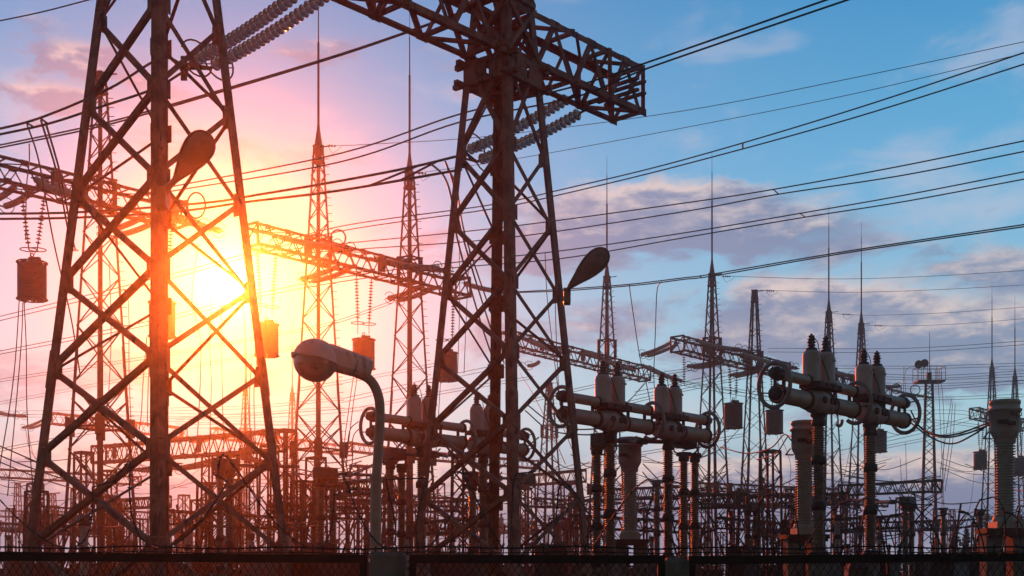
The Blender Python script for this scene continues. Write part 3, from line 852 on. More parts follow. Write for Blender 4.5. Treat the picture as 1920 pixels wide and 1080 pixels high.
        mb = MB(); mb.box((hx, 0, 1.2), (.42, .42, 2.4)); mb.build('pedestal', M['conc'], t)
        mb = MB(); mb.box((hx, 0, 2.42), (.8, .8, .08)); mb.lathe([(.34, 0), (.24, .10)], (hx, 0, 2.46), ZV, 12); mb.build('base_plate', M['rust'], t)
    def cor(x, a0=0, a1=360, sy=1.0, y=0):
        mb = MB(); mb.ring((x, y, AZ + .22), X, .56, .062, 30, 8, .86, 1.08, a0, a1, up=(0, 0, 1)); return mb
    for x, s in ((-4.05, 1), (4.0, -1)):
        cor(x).build('corona_ring', M['ringm'], t)
        mb = MB()
        for dz in (.0, .55):
            mb.lathe([(.05, -.18), (.15, -.16), (.17, -.05), (.19, .0), (.19, .14)], (x + s * .08, 0, AZ + dz), X * s, 14)
            mb.bar((x + s * .05, 0, AZ + dz), (x + s * .02, -.46, AZ + dz + .05), .035); mb.bar((x + s * .05, 0, AZ + dz), (x + s * .02, .46, AZ + dz + .05), .035)
            for k in range(8): mb.box((x + s * .02, .13 * math.cos(k * .785), AZ + dz + .13 * math.sin(k * .785)), (.06, .03, .03))
        mb.bar((x + s * .04, 0, AZ - .1), (x + s * .04, 0, AZ + .65), .07)
        mb.build('end_fitting', M['dark'], t)
    cor(.66, 55, 305).build('corona_ring', M['ringm'], t)
    mb = MB(); mb.bar((.66, -.48, AZ + .1), (.66, .2, AZ + .1), .04); mb.bar((.66, 0, AZ), (.66, 0, AZ + .6), .06); mb.build('ring_bracket', M['dark'], t)
    mb = MB(); mb.ring((-.4, 0, AZ - .36), (0, 1, 0), .2, .05, 12, 8, 1, 1, 180, 300); mb.build('shield_tube', M['ringm'], t)
    return t
br0 = make_breaker()
br0.location = (9.82, 37.7, 0); br0['label'] = 'biggest porcelain circuit breaker on the right, its tanks against grey cloud'
dup(br0, (4.2, 42.0, 0), label='middle porcelain circuit breaker, between centre pylon and the nearest breaker')
dup(br0, (-2.15, 46.8, 0), label='porcelain circuit breaker behind the legs of the centre pylon, reddened by sun glow')
for px, d, lab in ((75, 128, 'far grey circuit breaker low at the left edge, left of the left pylon foot'), (165, 134, 'far grey circuit breaker low behind the left leg of the left pylon'), (830, 138, 'far grey circuit breaker low between the lamp post and the centre pylon'),
                   (955, 132, 'far grey circuit breaker low behind the legs of the centre pylon'), (1462, 140, 'far grey circuit breaker low among the mast feet right of centre'), (1085, 141, 'far grey circuit breaker low just right of the centre pylon foot')):
    p = P(px, HY, d); o = dup(br0, (p.x, p.y, 0), UA, lab)

# ------------------------------------------------------------------ current transformers
def make_ct():
    t = thing('current_transformer', '', 'transformer', (0, 0, 0), 0, 'post-type current transformers')
    mb = MB()
    mb.lathe([(.27, 0), (.285, .02), (.285, .12), (.30, .13), (.385, .30), (.39, .32), (.39, .84), (.435, .85), (.45, .88), (.435, .91), (.39, .92), (.39, 1.04), (.41, 1.05), (.41, 1.12), (.38, 1.15), (.30, 1.16)], (0, 0, 5.45), ZV, 28)
    hd = mb.build('head', M['paint2'], t)
    mb = MB(); mb.box((-.2, -.395, 5.98), (.28, .10, .10)); mb.bar((-.34, -.40, 6.02), (.02, -.55, 5.92), .05); mb.box((.0, -.52, 5.92), (.16, .12, .10)); mb.lathe([(.05, 0), (.05, .04)], (.05, -.41, 6.2), (0, -1, 0), 10); mb.ring((.22, -.42, 6.18), (0, 1, 0), .07, .014, 10, 4)
    mb.build('terminal', M['rust'], hd)
    mb = MB(); mb.bar((-.62, -.1, 5.55), (-.36, -.1, 5.55), .03); mb.bar((-.62, -.1, 5.55), (-.45, -.05, 5.75), .03); mb.build('arcing_bracket', M['rust'], hd)
    mb = MB(); ribbed(mb, 3.45, 5.47, .215, .285, 27, 24); mb.build('insulator', M['pale'], t)
    mb = MB(); mb.lathe([(.32, 3.3), (.33, 3.34), (.30, 3.45)], n=20); mb.box((0, 0, 3.22), (.66, .66, .18)); mb.box((.28, -.3, 3.22), (.2, .14, .22)); mb.build('base_box', M['paint2'], t)
    mb = MB(); mb.box((0, 0, 3.06), (1.3, .9, .13)); mb.box((0, -.4, 2.96), (1.2, .08, .1)); mb.build('base_frame', M['rust'], t)
    for x in (-.36, .36):
        mb = MB(); mb.box((x, 0, 1.45), (.46, .5, 3.08)); mb.build('pedestal', M['conc'], t)
    return t
ct0 = make_ct()
for i, (px, yt, lab) in enumerate(((1884, 750, 'large pale current transformer on concrete pedestals at the right edge'), (1508, 789, 'pale current transformer half behind the left column of the nearest breaker'), (1181, 820, 'pale current transformer with dark grey ribs below the middle breaker'))):
    d = DZ(yt, 6.61); p = P(px, HY, d); o = ct0 if i == 0 else dup(ct0)
    o.location = (p.x, p.y, 0); o.rotation_euler = (0, 0, [0, .1, -.15][i]); o['label'] = lab

# ------------------------------------------------------------------ post insulators (disconnector posts)
def make_post(h, secs, rs, m):
    t = thing('post_insulator', '', 'post insulator', (0, 0, 0), 0, 'ribbed post insulators')
    mb = MB(); sh = h / secs
    for i in range(secs): ribbed(mb, i * sh + .12, (i + 1) * sh - .06, rs * .72, rs, max(5, int(sh / .085)), 12)
    mb.build('porcelain', M[m], t)
    for i in range(secs + 1):
        mb = MB(); mb.lathe([(rs * .7, -.09), (rs * 1.12, -.08), (rs * 1.15, .06), (rs * .95, .13), (rs * .7, .14)], (0, 0, i * sh), ZV, 12)
        if i == secs: mb.box((0, 0, h + .16), (rs * 2.3, rs * 2.3, .14))
        mb.build('collar', M['dark'], t)
    mb = MB(); mb.box((0, 0, -.19), (.7, .5, .12)); mb.box((0, 0, -1.2), (.32, .32, 2.0)); mb.build('support', M['conc'], t)
    return t
pA = make_post(3.6, 3, .165, 'porc'); pB = make_post(1.8, 2, .16, 'pale')
POSTS = [  # px, top row, distance, kind, label
    (732, 864, 47, 'A', 'slim brown ribbed post standing left in the pair beside the grey lamp post'), (753, 870, 47.5, 'A', 'slim brown ribbed post standing right in the pair beside the grey lamp post'),
    (413, 884, 50, 'A', 'slimmer brown ribbed post of the pair under the dark box, between left pylon legs'), (430, 878, 44, 'A', 'thicker brown ribbed post of the pair under the dark box, between left pylon legs'),
    (601, 897, 46, 'A', 'brown ribbed post under the far beam, left one before the lamp post'), (624, 899, 48, 'A', 'brown ribbed post under the far beam, close left of the lamp post'),
    (1119, 834, 41.0, 'A', 'tall brown ribbed post under the left hub of the middle breaker'),
    (1282, 848, 45, 'A', 'ribbed post right of the column under the right hub of the middle breaker'), (1303, 850, 46, 'A', 'ribbed post right of the middle breaker, rightmost of three close columns'),
    (352, 975, 52, 'B', 'short ribbed post seen against sky low between the left pylon legs'), (1697, 944, 60, 'A', 'ribbed post under a dark box right of the nearest breaker'), (1709, 946, 61, 'A', 'second ribbed post under the dark box right of the nearest breaker'),
    (1649, 970, 72, 'B', 'thin grey post between breaker column and the boxed pair of posts'), (1769, 952, 70, 'A', 'pale post just right of the floodlight mast'), (1838, 955, 62, 'A', 'grey post just left of the big pale transformer'),
    (1232, 900, 62, 'A', 'slim grey post between the pale transformer and the middle breaker column'), (158, 968, 41, 'B', 'pale ribbed post low behind the left leg of the left pylon'),
    (540, 990, 55, 'B', 'reddish ribbed post right at the right foot of the left pylon'), (886, 905, 50, 'A', 'brown ribbed post close behind the rear leg of the centre pylon'), (918, 905, 52, 'A', 'brown ribbed post showing between the two middle legs of the centre pylon'),
    (1006, 992, 80, 'B', 'small pale post low between centre pylon front and right legs'), (470, 1000, 60, 'B', 'short dark post in front of the lattice thicket left of the right leg'), (1418, 955, 66, 'A', 'thin post before the feet of the rodless mast'), (1402, 955, 66, 'A', 'thin post before the feet of the rodless mast, left of its twin'),
    (1490, 975, 60, 'B', 'short post left of the nearest breaker left column'), (1570, 965, 64, 'B', 'short post between the two columns of the nearest breaker'), (762, 1000, 70, 'B', 'short post low right of the lamp post pair'), (848, 1005, 66, 'B', 'short pale post low before the rear leg of centre pylon')]
usedA = usedB = False
for px, yt, d, k, lab in POSTS:
    if k == 'A': o = pA if not usedA else dup(pA); usedA = True; top = 3.83
    else: o = pB if not usedB else dup(pB); usedB = True; top = 2.03
    p = P(px, yt, d); o.location = (p.x, p.y, p.z - top); o.rotation_euler = (0, 0, random.uniform(0, 1)); o['label'] = lab
    if p.z - top > 1.0:                          # stand taller posts on longer supports
        pass
# far rows of posts: nothing tells them apart
LF = 'small far ribbed post in the rows low behind the fence'
for i in range(92):
    px = 5 + i * 20.9 + random.uniform(-11, 11); d = random.uniform(78, 150)
    p = P(px, HY, d); o = dup(pB if random.random() < .6 else pA, (p.x, p.y, random.uniform(2.1, 2.9)), random.uniform(0, 3), LF, 'far rows of posts')

# dark terminal boxes and switch blades bridging the posts
def bridge(px1, px2, py, d1, d2, label, box1=True, box2=False, r=.06):
    a, b = P(px1, py, d1), P(px2, py + (0 if d1 == d2 else 3), d2); mb = MB()
    mb.tube(a, b, r, 8)
    for q, on in ((a, box1), (b, box2)):
        if on: mb.box(q, (.75, .5, .42), UA); mb.ring(q + Vector((0, 0, -.25)), (0, 1, 0), .3, .03, 14, 5, 1.4, .7)
    e = (b - a).normalized(); m_ = a.lerp(b, .45); mb.box(m_, (.35, .2, .2), math.atan2(e.y, e.x)); mb.bar(m_ + ZV * .02, m_ + ZV * .25 + e * .3, .04)
    single('switch_blade', mb, M['dark'], label, 'switch blade', a, 'disconnector switch blades')
bridge(422, 560, 872, 44, 47, 'switch arm reaching right from the dark box between left pylon legs')
bridge(740, 900, 852, 47, 50, 'switch arm below the reddened breaker behind the centre pylon')
bridge(1132, 1285, 826, 41, 45, 'blue-grey switch arm bridging below the middle breaker', True, True, .075)
bridge(1702, 1640, 940, 60, 63, 'switch arm left of the dark box beside the nearest breaker')
bridge(610, 700, 888, 46, 49, 'switch arm on the posts just left of the lamp post')
bridge(1410, 1500, 950, 66, 70, 'switch arm low before the mast feet right of centre', True, True)
bridge(890, 985, 895, 50, 54, 'switch arm behind the front leg of the centre pylon', True, True)

# ------------------------------------------------------------------ wires
def crom(pts, n=8):
    out = []; k = len(pts)
    if k == 2: return [tuple(a + (b - a) * i / n for a, b in zip(pts[0], pts[1])) for i in range(n + 1)]
    for i in range(k - 1):
        p0 = pts[i - 1] if i else [2 * a - b for a, b in zip(pts[0], pts[1])]; p1, p2 = pts[i], pts[i + 1]
        p3 = pts[i + 2] if i + 2 < k else [2 * a - b for a, b in zip(pts[-1], pts[-2])]
        for j in range(n):
            t = j / n
            out.append(tuple(.5 * (2 * b + (c - a) * t + (2 * a - 5 * b + 4 * c - d) * t * t + (3 * b - a - 3 * c + d) * t ** 3) for a, b, c, d in zip(p0, p1, p2, p3)))
    out.append(tuple(pts[-1])); return out
def wpts(pts, d0, d1):
    q = crom(pts)
    x0, x1 = pts[0][0], pts[-1][0]; res = []
    for i, (x, y) in enumerate(q):
        f = (x - x0) / (x1 - x0) if abs(x1 - x0) > 90 else i / (len(q) - 1)
        res.append(P(x, y, 1 / ((1 - f) / d0 + f / d1)))
    def off(q): return q[0] <= -10 or q[0] >= 1930 or q[1] < -2   # runs on past the edge of the view
    if off(pts[0]): res.insert(0, res[0] + (res[0] - res[1]).normalized() * 22)
    if off(pts[-1]): res.append(res[-1] + (res[-1] - res[-2]).normalized() * 22)
    return res
def wire(pts, d0, d1, label, r=.018, group='overhead wires', name='overhead_wire', m='cable', cat='wire'):
    w = wpts(pts, d0, d1); mb = MB(); mb.path(w, r * (1.3 if max(d0, d1) > 50 else 1.1), 5)
    return single(name, mb, M[m], label, cat, w[0], group)
def twin(p1, p2, d0, d1, label, r=.018, sp=(), group='twin conductor lines'):
    a, b = wpts(p1, d0, d1), wpts(p2, d0, d1)
    t = thing('twin_conductor', label, 'overhead line', tuple(a[0]), 0, group, world=True)
    for w in (a, b):
        mb = MB(); mb.path(w, r * 1.3, 5); mb.build('conductor', M['cable'], t)
    for f in sp:
        i, j = int(f * (len(a) - 1)), int(f * (len(b) - 1)); mb = MB(); mb.bar(a[i], b[j], .06, .04); mb.build('spacer', M['dark'], t)
wire([(-20, 43), (80, 22), (180, -4)], 25, 24, 'thin wire crossing the top left corner', .012)
twin([(-20, 246), (75, 221), (205, 166), (300, 110), (345, 122)], [(-20, 256), (90, 232), (180, 203), (287, 167), (345, 134)], 32, 29.8, 'thick twin conductor from the left pylon yoke to the left edge', .024, (.22, .3))
twin([(-20, 281), (175, 240), (300, 206), (640, 103), (873, 21), (960, -12)], [(-20, 276), (175, 235), (300, 202), (640, 101), (873, 20), (960, -13)], 40, 29.5, 'twin line rising from the left edge to behind the centre pylon head', .020)
twin([(866, 291), (770, 314), (640, 339), (480, 366), (380, 381), (150, 398), (-20, 401)], [(866, 318), (640, 357), (470, 378), (330, 397), (150, 408), (-20, 411)], 35.2, 40, 'heavy twin conductor sagging left from the centre pylon across the sun', .030, (.1, .16))
twin([(300, 354), (640, 287), (865, 213), (1073, 163), (1225, 113), (1560, -4)], [(300, 362), (640, 303), (865, 228), (1085, 180), (1225, 124), (1600, -4)], 43, 27.5, 'twin line running into the end of the centre pylon crossarm from top right', .018)
bx, by, bd = MP[597]; cx_, cy_, cd = MP[768]
wire([(612, 274), (700, 270), (920, 255), (1280, 208), (1600, 146), (1940, 74)], bd, 54, 'thin earth wire rising right from the mast above the ball lamp, under blue sky', .013)
wire([(780, 325), (983, 295), (1280, 240), (1600, 176), (1940, 95)], cd, 57, 'thin earth wire rising right from the mast left of the centre pylon', .013)
twin([(-20, 598), (287, 523), (470, 473), (640, 424), (920, 384), (1050, 356), (1280, 300), (1600, 205), (1940, 92)], [(-20, 606), (287, 531), (470, 480), (640, 433), (920, 392), (1050, 365), (1280, 309), (1600, 221), (1940, 114)], 88, 44, 'twin line from low left climbing to the right edge near the top', .022, (.8,))
twin([(520, 470), (670, 454), (953, 425), (1280, 381), (1450, 355), (1680, 313), (1940, 260)], [(520, 478), (673, 467), (957, 445), (1280, 397), (1460, 364), (1690, 329), (1940, 280)], 72, 47, 'twin line with a small spacer crossing the dark cloud upper right', .022, (.66,))
twin([(-20, 662), (275, 603), (470, 553), (640, 520), (817, 496), (1053, 470), (1280, 437), (1500, 400), (1700, 365), (1940, 318)], [(-20, 668), (275, 610), (470, 560), (640, 528), (840, 503), (1057, 484), (1280, 446), (1510, 407), (1700, 377), (1940, 332)], 92, 50, 'twin line with spacer passing under the dark cloud to the right edge', .022, (.78,))
twin([(952, 548), (1060, 542), (1180, 533), (1280, 521), (1340, 513), (1600, 469), (1940, 418)], [(952, 549), (1060, 545), (1200, 534), (1280, 524), (1345, 516), (1600, 472), (1940, 422)], 75, 52, 'closely paired heavy line sloping from the centre pylon to the right edge', .024, (.62,))
def d_at(px): return MP[px][2]
wire([(1345, 517), (1557, 523), (1740, 518), (1940, 506)], d_at(1335), 94, 'thin earth wire from the mast with the tallest rod', .014)
wire([(1421, 544), (1587, 548), (1760, 543), (1940, 533)], d_at(1415), 99, 'thin earth wire from the flat-topped mast to the right edge', .014)
wire([(1560, 588), (1640, 591), (1780, 586), (1940, 574)], d_at(1554), 107, 'thin earth wire from the mast behind the left breaker tanks', .014)
wire([(1622, 610), (1700, 611), (1800, 607), (1940, 596)], d_at(1615), 112, 'thin earth wire from the mast behind the right breaker tanks', .014)
wire([(1864, 693), (1900, 693), (1940, 691)], d_at(1860), 139, 'thin earth wire from the small mast behind the pale transformer', .014)
for (x, y, dd, lab) in ((612, 273, bd, 'above the ball lamp'), (782, 325, cd, 'left of the centre pylon'), (1352, 518, d_at(1335), 'with the tallest rod'), (1434, 545, d_at(1415), 'with the flat top'), (1577, 589, d_at(1554), 'behind the left breaker tanks'), (1637, 610, d_at(1615), 'behind the right breaker tanks')):
    a, b = P(x + 2, y, dd), P(x + 18, y + 1, dd); mb = MB(); chain(mb, a, b, .09, .14, 8)
    mb.path([a, a + Vector((.15, 0, -.25)), (a + b) / 2 + Vector((0, 0, -.45)), b + Vector((.1, 0, -.2)), b + Vector((.3, 0, .0))], .012, 4)
    single('earth_wire_insulator', mb, M['dark'], 'tiny insulator at the tip of the mast ' + lab, 'insulator', a, 'earth wire insulators')
# mid and right horizontal lines
HL = [([(1440, 653), (1700, 653), (1940, 638)], 104, 90, 'twin line level across the grey cloud, just above the breaker tanks'), ([(1560, 686), (1740, 686), (1940, 680)], 110, 100, 'twin line level behind the floodlight mast platform, upper'),
      ([(1650, 701), (1760, 704), (1940, 694)], 116, 105, 'twin line level behind the floodlight mast just below its platform'), ([(1655, 711), (1760, 712), (1940, 705)], 118, 108, 'twin line level below the floodlight platform, meeting the small mast top'),
      ([(1660, 722), (1760, 724), (1940, 712)], 118, 106, 'twin line crossing just over the pale transformer lid'), ([(1690, 745), (1790, 744), (1940, 738)], 118, 112, 'twin line ending behind the lid of the pale transformer'),
      ([(1640, 770), (1790, 769), (1828, 776)], 118, 130, 'twin line reaching the small beam left of the transformer, upper'), ([(1660, 785), (1760, 788), (1840, 797)], 118, 132, 'twin line reaching the small beam left of the transformer, lower'),
      ([(1000, 748), (1110, 722), (1230, 700), (1440, 668)], 85, 100, 'twin line slanting up behind the middle breaker tanks'), ([(1190, 735), (1300, 712), (1390, 692)], 90, 104, 'twin line slanting up right between the two right breakers'),
      ([(1150, 760), (1240, 738), (1420, 700)], 88, 108, 'lower twin line slanting between the two right breakers'), ([(1200, 700), (1330, 722), (1470, 742)], 104, 95, 'line descending right below the clear-sky beam'),
      ([(1270, 714), (1350, 728), (1460, 748)], 101, 92, 'heavier line descending right toward the nearest breaker ring'), ([(-20, 714), (275, 668), (470, 634), (620, 604), (735, 564)], 98, 80, 'twin line falling left from the beam end across both left pylon legs'),
      ([(-20, 757), (280, 700), (560, 648)], 120, 100, 'thin twin line crossing low behind the left pylon'), ([(640, 748), (800, 712), (960, 680), (990, 686)], 95, 104, 'twin line behind the left breaker tanks'), ([(560, 728), (720, 700), (840, 676)], 105, 100, 'twin line crossing behind the lamp post bend'),
      ([(640, 770), (820, 735), (1000, 705)], 100, 96, 'twin line just over the left breaker tanks'), ([(-20, 771), (180, 770), (460, 777), (700, 762)], 150, 140, 'level twin line low across the left pylon, upper'), ([(-20, 776), (180, 779), (460, 790), (660, 790)], 150, 142, 'level twin line low across the left pylon, lower'),
      ([(320, 765), (480, 760), (640, 745)], 140, 125, 'fine twin line above the far beam, upper'), ([(330, 795), (480, 797), (600, 800)], 150, 145, 'fine twin line above the far beam, lower'), ([(330, 782), (460, 775), (640, 762)], 144, 130, 'fine twin line above the far beam, between two others'),
      ([(-20, 845), (110, 820), (270, 790)], 90, 105, 'single pair rising right past the left leg foot region'), ([(1640, 826), (1730, 805), (1840, 776)], 100, 128, 'pair rising right to the small beam, upper'), ([(1640, 840), (1730, 822), (1850, 800)], 100, 126, 'pair rising right to the small beam, lower'),
      ([(640, 925), (760, 928), (900, 920)], 130, 126, 'low pair behind the ribbed post pair, upper'), ([(640, 938), (760, 942), (900, 938)], 132, 128, 'low pair behind the ribbed post pair, lower'), ([(1180, 940), (1300, 946), (1420, 940)], 130, 128, 'low pair left of the mast feet'),
      ([(1140, 858), (1260, 838), (1400, 812)], 80, 92, 'pair rising behind the middle breaker columns'), ([(1200, 955), (1330, 962), (1500, 958)], 120, 122, 'low pair crossing the mast feet')]
for k, (pts, a, b, lab) in enumerate(HL):
    twin(pts, [(x, y + (5 if k % 3 else 7)) for x, y in pts], a, b, lab, .017 if b > 100 else .015, group='twin conductor lines')
# droppers
DR = [([(50, 231), (73, 303), (100, 450), (132, 590), (150, 700)], 32, 40, 'left one of three droppers slanting down from the left twin conductor', .020), ([(77, 226), (108, 330), (132, 455), (140, 470)], 32, 46, 'middle one of three droppers slanting down from the left twin conductor', .026),
      ([(86, 231), (114, 330), (138, 455), (146, 470)], 32, 46, 'right one of three droppers slanting down from the left twin conductor', .026), ([(55, 270), (55, 303), (50, 350), (48, 450)], 40, 57, 'fine dropper beside the strings of the left-edge trap', .018),
      ([(36, 492), (36, 560), (24, 720), (-5, 900)], 57, 50, 'left lead below the left-edge line trap', .018), ([(43, 562), (40, 640), (30, 760), (14, 930)], 57, 52, 'middle lead below the left-edge line trap', .018), ([(45, 562), (49, 650), (51, 780), (64, 940)], 57, 52, 'right lead below the left-edge line trap', .018),
      ([(275, 632), (268, 720), (262, 800), (240, 900)], 62, 58, 'left lead below the trap behind the front leg', .018), ([(282, 632), (278, 720), (276, 800)], 62, 58, 'right lead below the trap behind the front leg', .018),
      ([(473, 668), (468, 740), (470, 860)], 67, 62, 'left lead below the trap beside the sun', .018), ([(482, 668), (476, 740), (480, 860)], 67, 62, 'right lead below the trap beside the sun', .018),
      ([(372, 455), (360, 560), (376, 640), (373, 770), (365, 880)], 60, 56, 'long dropper just right of the front leg of the left pylon', .018), ([(398, 540), (393, 640), (396, 720), (392, 860)], 64, 58, 'thin dropper under the sun, left', .016), ([(415, 570), (416, 700), (420, 860)], 66, 60, 'thin dropper under the sun, middle', .016), ([(455, 560), (462, 690), (458, 860)], 66, 60, 'thin dropper under the sun, right', .016),
      ([(205, 490), (208, 640), (200, 800)], 60, 56, 'thin dropper between left leg and front leg', .016), ([(222, 540), (240, 560), (242, 700), (246, 800)], 62, 58, 'thin dropper hugging the rodless mast', .016),
      ([(665, 692), (655, 760), (645, 850), (660, 905)], 73, 60, 'left lead below the trap above the ball lamp', .018), ([(672, 692), (662, 760), (650, 860)], 73, 60, 'right lead below the trap above the ball lamp', .018),
      ([(818, 714), (812, 780), (806, 860)], 77, 66, 'left lead below the trap beside the centre pylon', .018), ([(826, 714), (822, 780), (816, 870)], 77, 66, 'right lead below the trap beside the centre pylon', .018),
      ([(808, 307), (832, 330), (846, 370), (858, 450), (900, 600), (930, 690)], 35, 50, 'curved jumper falling from the heavy conductor beside the centre pylon, left', .028), ([(835, 303), (850, 345), (864, 430), (915, 600), (945, 680)], 35, 50, 'curved jumper falling from the heavy conductor beside the centre pylon, middle', .026), ([(840, 318), (856, 350), (872, 440), (925, 600)], 35, 50, 'curved jumper falling from the heavy conductor beside the centre pylon, right', .026),
      ([(861, 450), (862, 560), (858, 700)], 70, 66, 'fine dropper left inside the centre pylon', .016), ([(880, 470), (874, 600), (870, 700)], 70, 66, 'fine dropper right inside the centre pylon', .016),
      ([(1022, 475), (1026, 560), (1040, 680), (1050, 760)], 68, 62, 'dropper inside the right leg of the centre pylon, left', .018), ([(1042, 470), (1041, 560), (1044, 660), (1048, 740)], 68, 62, 'dropper inside the right leg of the centre pylon, right', .018),
      ([(1180, 534), (1184, 565), (1199, 665), (1212, 720), (1222, 770)], 66, 74, 'left one of two droppers in open sky right of the centre pylon lamp', .020), ([(1240, 528), (1232, 545), (1229, 620), (1226, 700), (1228, 740)], 66, 74, 'right one of two droppers in open sky right of the centre pylon lamp', .020),
      ([(1215, 718), (1228, 716)], 72, 72, 'short tie between the two open-sky droppers', .018), ([(1163, 765), (1190, 740), (1222, 700)], 90, 96, 'lead slanting up right beside the middle breaker tanks, upper', .018), ([(1160, 775), (1195, 735), (1228, 700)], 90, 96, 'lead slanting up right beside the middle breaker tanks, lower', .018),
      ([(1365, 803), (1300, 850), (1260, 905), (1240, 960)], 96, 88, 'lead sweeping down left from the trap by the breaker ring', .020), ([(1388, 803), (1345, 845), (1300, 860), (1260, 850)], 96, 80, 'looping lead from the trap by the breaker ring to the post pair', .022),
      ([(1357, 780), (1330, 830), (1280, 845)], 48, 45, 'slack lead from the middle breaker end ring', .022), ([(1457, 813), (1462, 850), (1470, 925)], 100, 90, 'left lead below the trap under the breaker ring', .016), ([(1462, 813), (1482, 870), (1478, 925)], 100, 90, 'right lead below the trap under the breaker ring', .016),
      ([(1484, 826), (1470, 815), (1445, 840), (1400, 850), (1350, 838)], 39, 46, 'thick slack lead from the half-hidden transformer to the middle breaker, upper', .020), ([(1490, 828), (1478, 818), (1455, 850), (1420, 862)], 39, 44, 'thick slack lead from the half-hidden transformer, lower', .020),
      ([(1708, 770), (1725, 800), (1760, 816), (1800, 812), (1852, 793)], 41, 35, 'thick cable loop from the nearest breaker to the pale transformer, upper', .024), ([(1708, 785), (1740, 812), (1775, 820), (1815, 812), (1858, 795)], 41, 35, 'thick cable loop from the nearest breaker to the pale transformer, middle', .024), ([(1704, 790), (1745, 820), (1785, 832), (1825, 815), (1862, 790)], 41, 35, 'thick cable loop from the nearest breaker to the pale transformer, lowest', .024),
      ([(1650, 806), (1690, 815), (1730, 800), (1740, 790)], 100, 105, 'fine slack lead between breaker and floodlight mast', .018), ([(1695, 686), (1694, 740)], 108, 108, 'short dropper left of the floodlight mast, left', .016), ([(1736, 690), (1700, 692), (1698, 740)], 110, 108, 'short hooked dropper left of the floodlight mast', .016),
      ([(1758, 695), (1763, 790), (1770, 950)], 100, 90, 'long dropper close right of the floodlight mast, left', .016), ([(1764, 700), (1770, 800), (1766, 950)], 100, 90, 'long dropper close right of the floodlight mast, right', .016), ([(1784, 748), (1776, 800), (1762, 900), (1770, 950)], 100, 86, 'slanting dropper right of the floodlight mast, left', .018), ([(1786, 757), (1780, 830), (1768, 910)], 100, 86, 'slanting dropper right of the floodlight mast, middle', .018), ([(1791, 757), (1786, 830), (1772, 920)], 100, 86, 'slanting dropper right of the floodlight mast, right', .018),
      ([(1827, 880), (1822, 930), (1810, 1000)], 136, 110, 'thin lead below the trap left of the transformer', .018), ([(1838, 955), (1815, 965), (1790, 990), (1740, 985), (1705, 945)], 62, 60, 'slack cable between the grey post and the boxed posts, upper', .018), ([(1838, 960), (1812, 975), (1780, 995), (1735, 980)], 62, 61, 'slack cable between the grey post and the boxed posts, lower', .018),
      ([(1705, 942), (1712, 925), (1725, 960), (1760, 985)], 60, 64, 'curled lead over the boxed posts', .018), ([(1696, 900), (1690, 940)], 80, 80, 'stub lead above the boxed posts', .016), ([(1688, 860), (1692, 935), (1697, 940)], 90, 62, 'lead dropping onto the boxed posts, left', .016), ([(1698, 830), (1700, 900), (1705, 938)], 90, 62, 'lead dropping onto the boxed posts, right', .016),
      ([(48, 805), (60, 850), (110, 890), (160, 880)], 140, 120, 'slack loop under the far twin string, upper', .022), ([(52, 806), (70, 865), (130, 895)], 140, 120, 'slack loop under the far twin string, lower', .022),
      ([(-10, 832), (60, 862), (160, 905)], 50, 55, 'heavy lead falling right across the left leg, upper', .022), ([(-10, 850), (60, 878), (160, 912)], 50, 55, 'heavy lead falling right across the left leg, middle', .022), ([(-10, 862), (70, 895), (150, 920)], 52, 56, 'heavy lead falling right across the left leg, lower', .020),
      ([(560, 880), (640, 890), (740, 850), (790, 800)], 60, 50, 'thick sagging busbar lead behind the lamp post, upper', .026), ([(540, 884), (630, 896), (730, 862)], 60, 48, 'thick sagging busbar lead behind the lamp post, lower', .026), ([(672, 790), (655, 810), (650, 870), (655, 890)], 47, 48, 'looping lead at the left ring of the reddened breaker, outer', .018), ([(678, 800), (662, 820), (660, 870), (650, 895)], 47, 48, 'looping lead at the left ring of the reddened breaker, inner', .018),
      ([(990, 760), (1030, 790), (1080, 805), (1160, 800), (1170, 796)], 55, 44, 'slack leads from the centre pylon to the middle breaker, upper', .022), ([(985, 770), (1030, 806), (1090, 815), (1150, 812)], 55, 44, 'slack leads from the centre pylon to the middle breaker, lower', .022),
      ([(850, 880), (900, 900), (960, 860), (1010, 820)], 58, 50, 'slack lead between breaker and centre pylon front leg', .022), ([(975, 700), (1000, 740), (1030, 800), (1060, 870)], 100, 70, 'lead falling right from the short string, left', .018), ([(985, 695), (1015, 735), (1050, 790), (1080, 860)], 100, 70, 'lead falling right from the short string, right', .018),
      ([(1205, 885), (1240, 930), (1262, 950)], 43, 48, 'guy lead slanting right from the middle transformer, upper', .018), ([(1206, 870), (1250, 915), (1290, 950)], 43, 48, 'guy lead slanting right from the middle transformer, lower', .018),
      ([(1555, 820), (1545, 850), (1530, 925)], 110, 100, 'thin lead between breaker columns, left', .016), ([(1600, 800), (1590, 860), (1575, 930)], 110, 100, 'thin lead between breaker columns, right', .016)]
for pts, a, b, lab, r in DR:
    wire(pts, a, b, lab, r, 'droppers and jumpers', 'dropper_wire')
# jumper hoops above beams
for (px, py, dd, rx, ry, lab) in ((368, 385, 62, 17, 24, 'jumper hoop beside the lamp head on the left pylon'), (634, 446, 69, 14, 15, 'jumper hoop over the beam by the sun'), (1681, 729, 117, 9, 9, 'left of two round cable coils right of the nearest breaker'), (1716, 731, 117, 9, 9, 'right of two round cable coils right of the nearest breaker')):
    mb = MB(); c = P(px, py, dd); mb.ring(c, (0, 1, 0), 1.0, .045, 24, 6, rx * dd / FPX, ry * dd / FPX)
    single('jumper_hoop', mb, M['dark'], lab, 'cable hoop', c, 'jumper hoops')

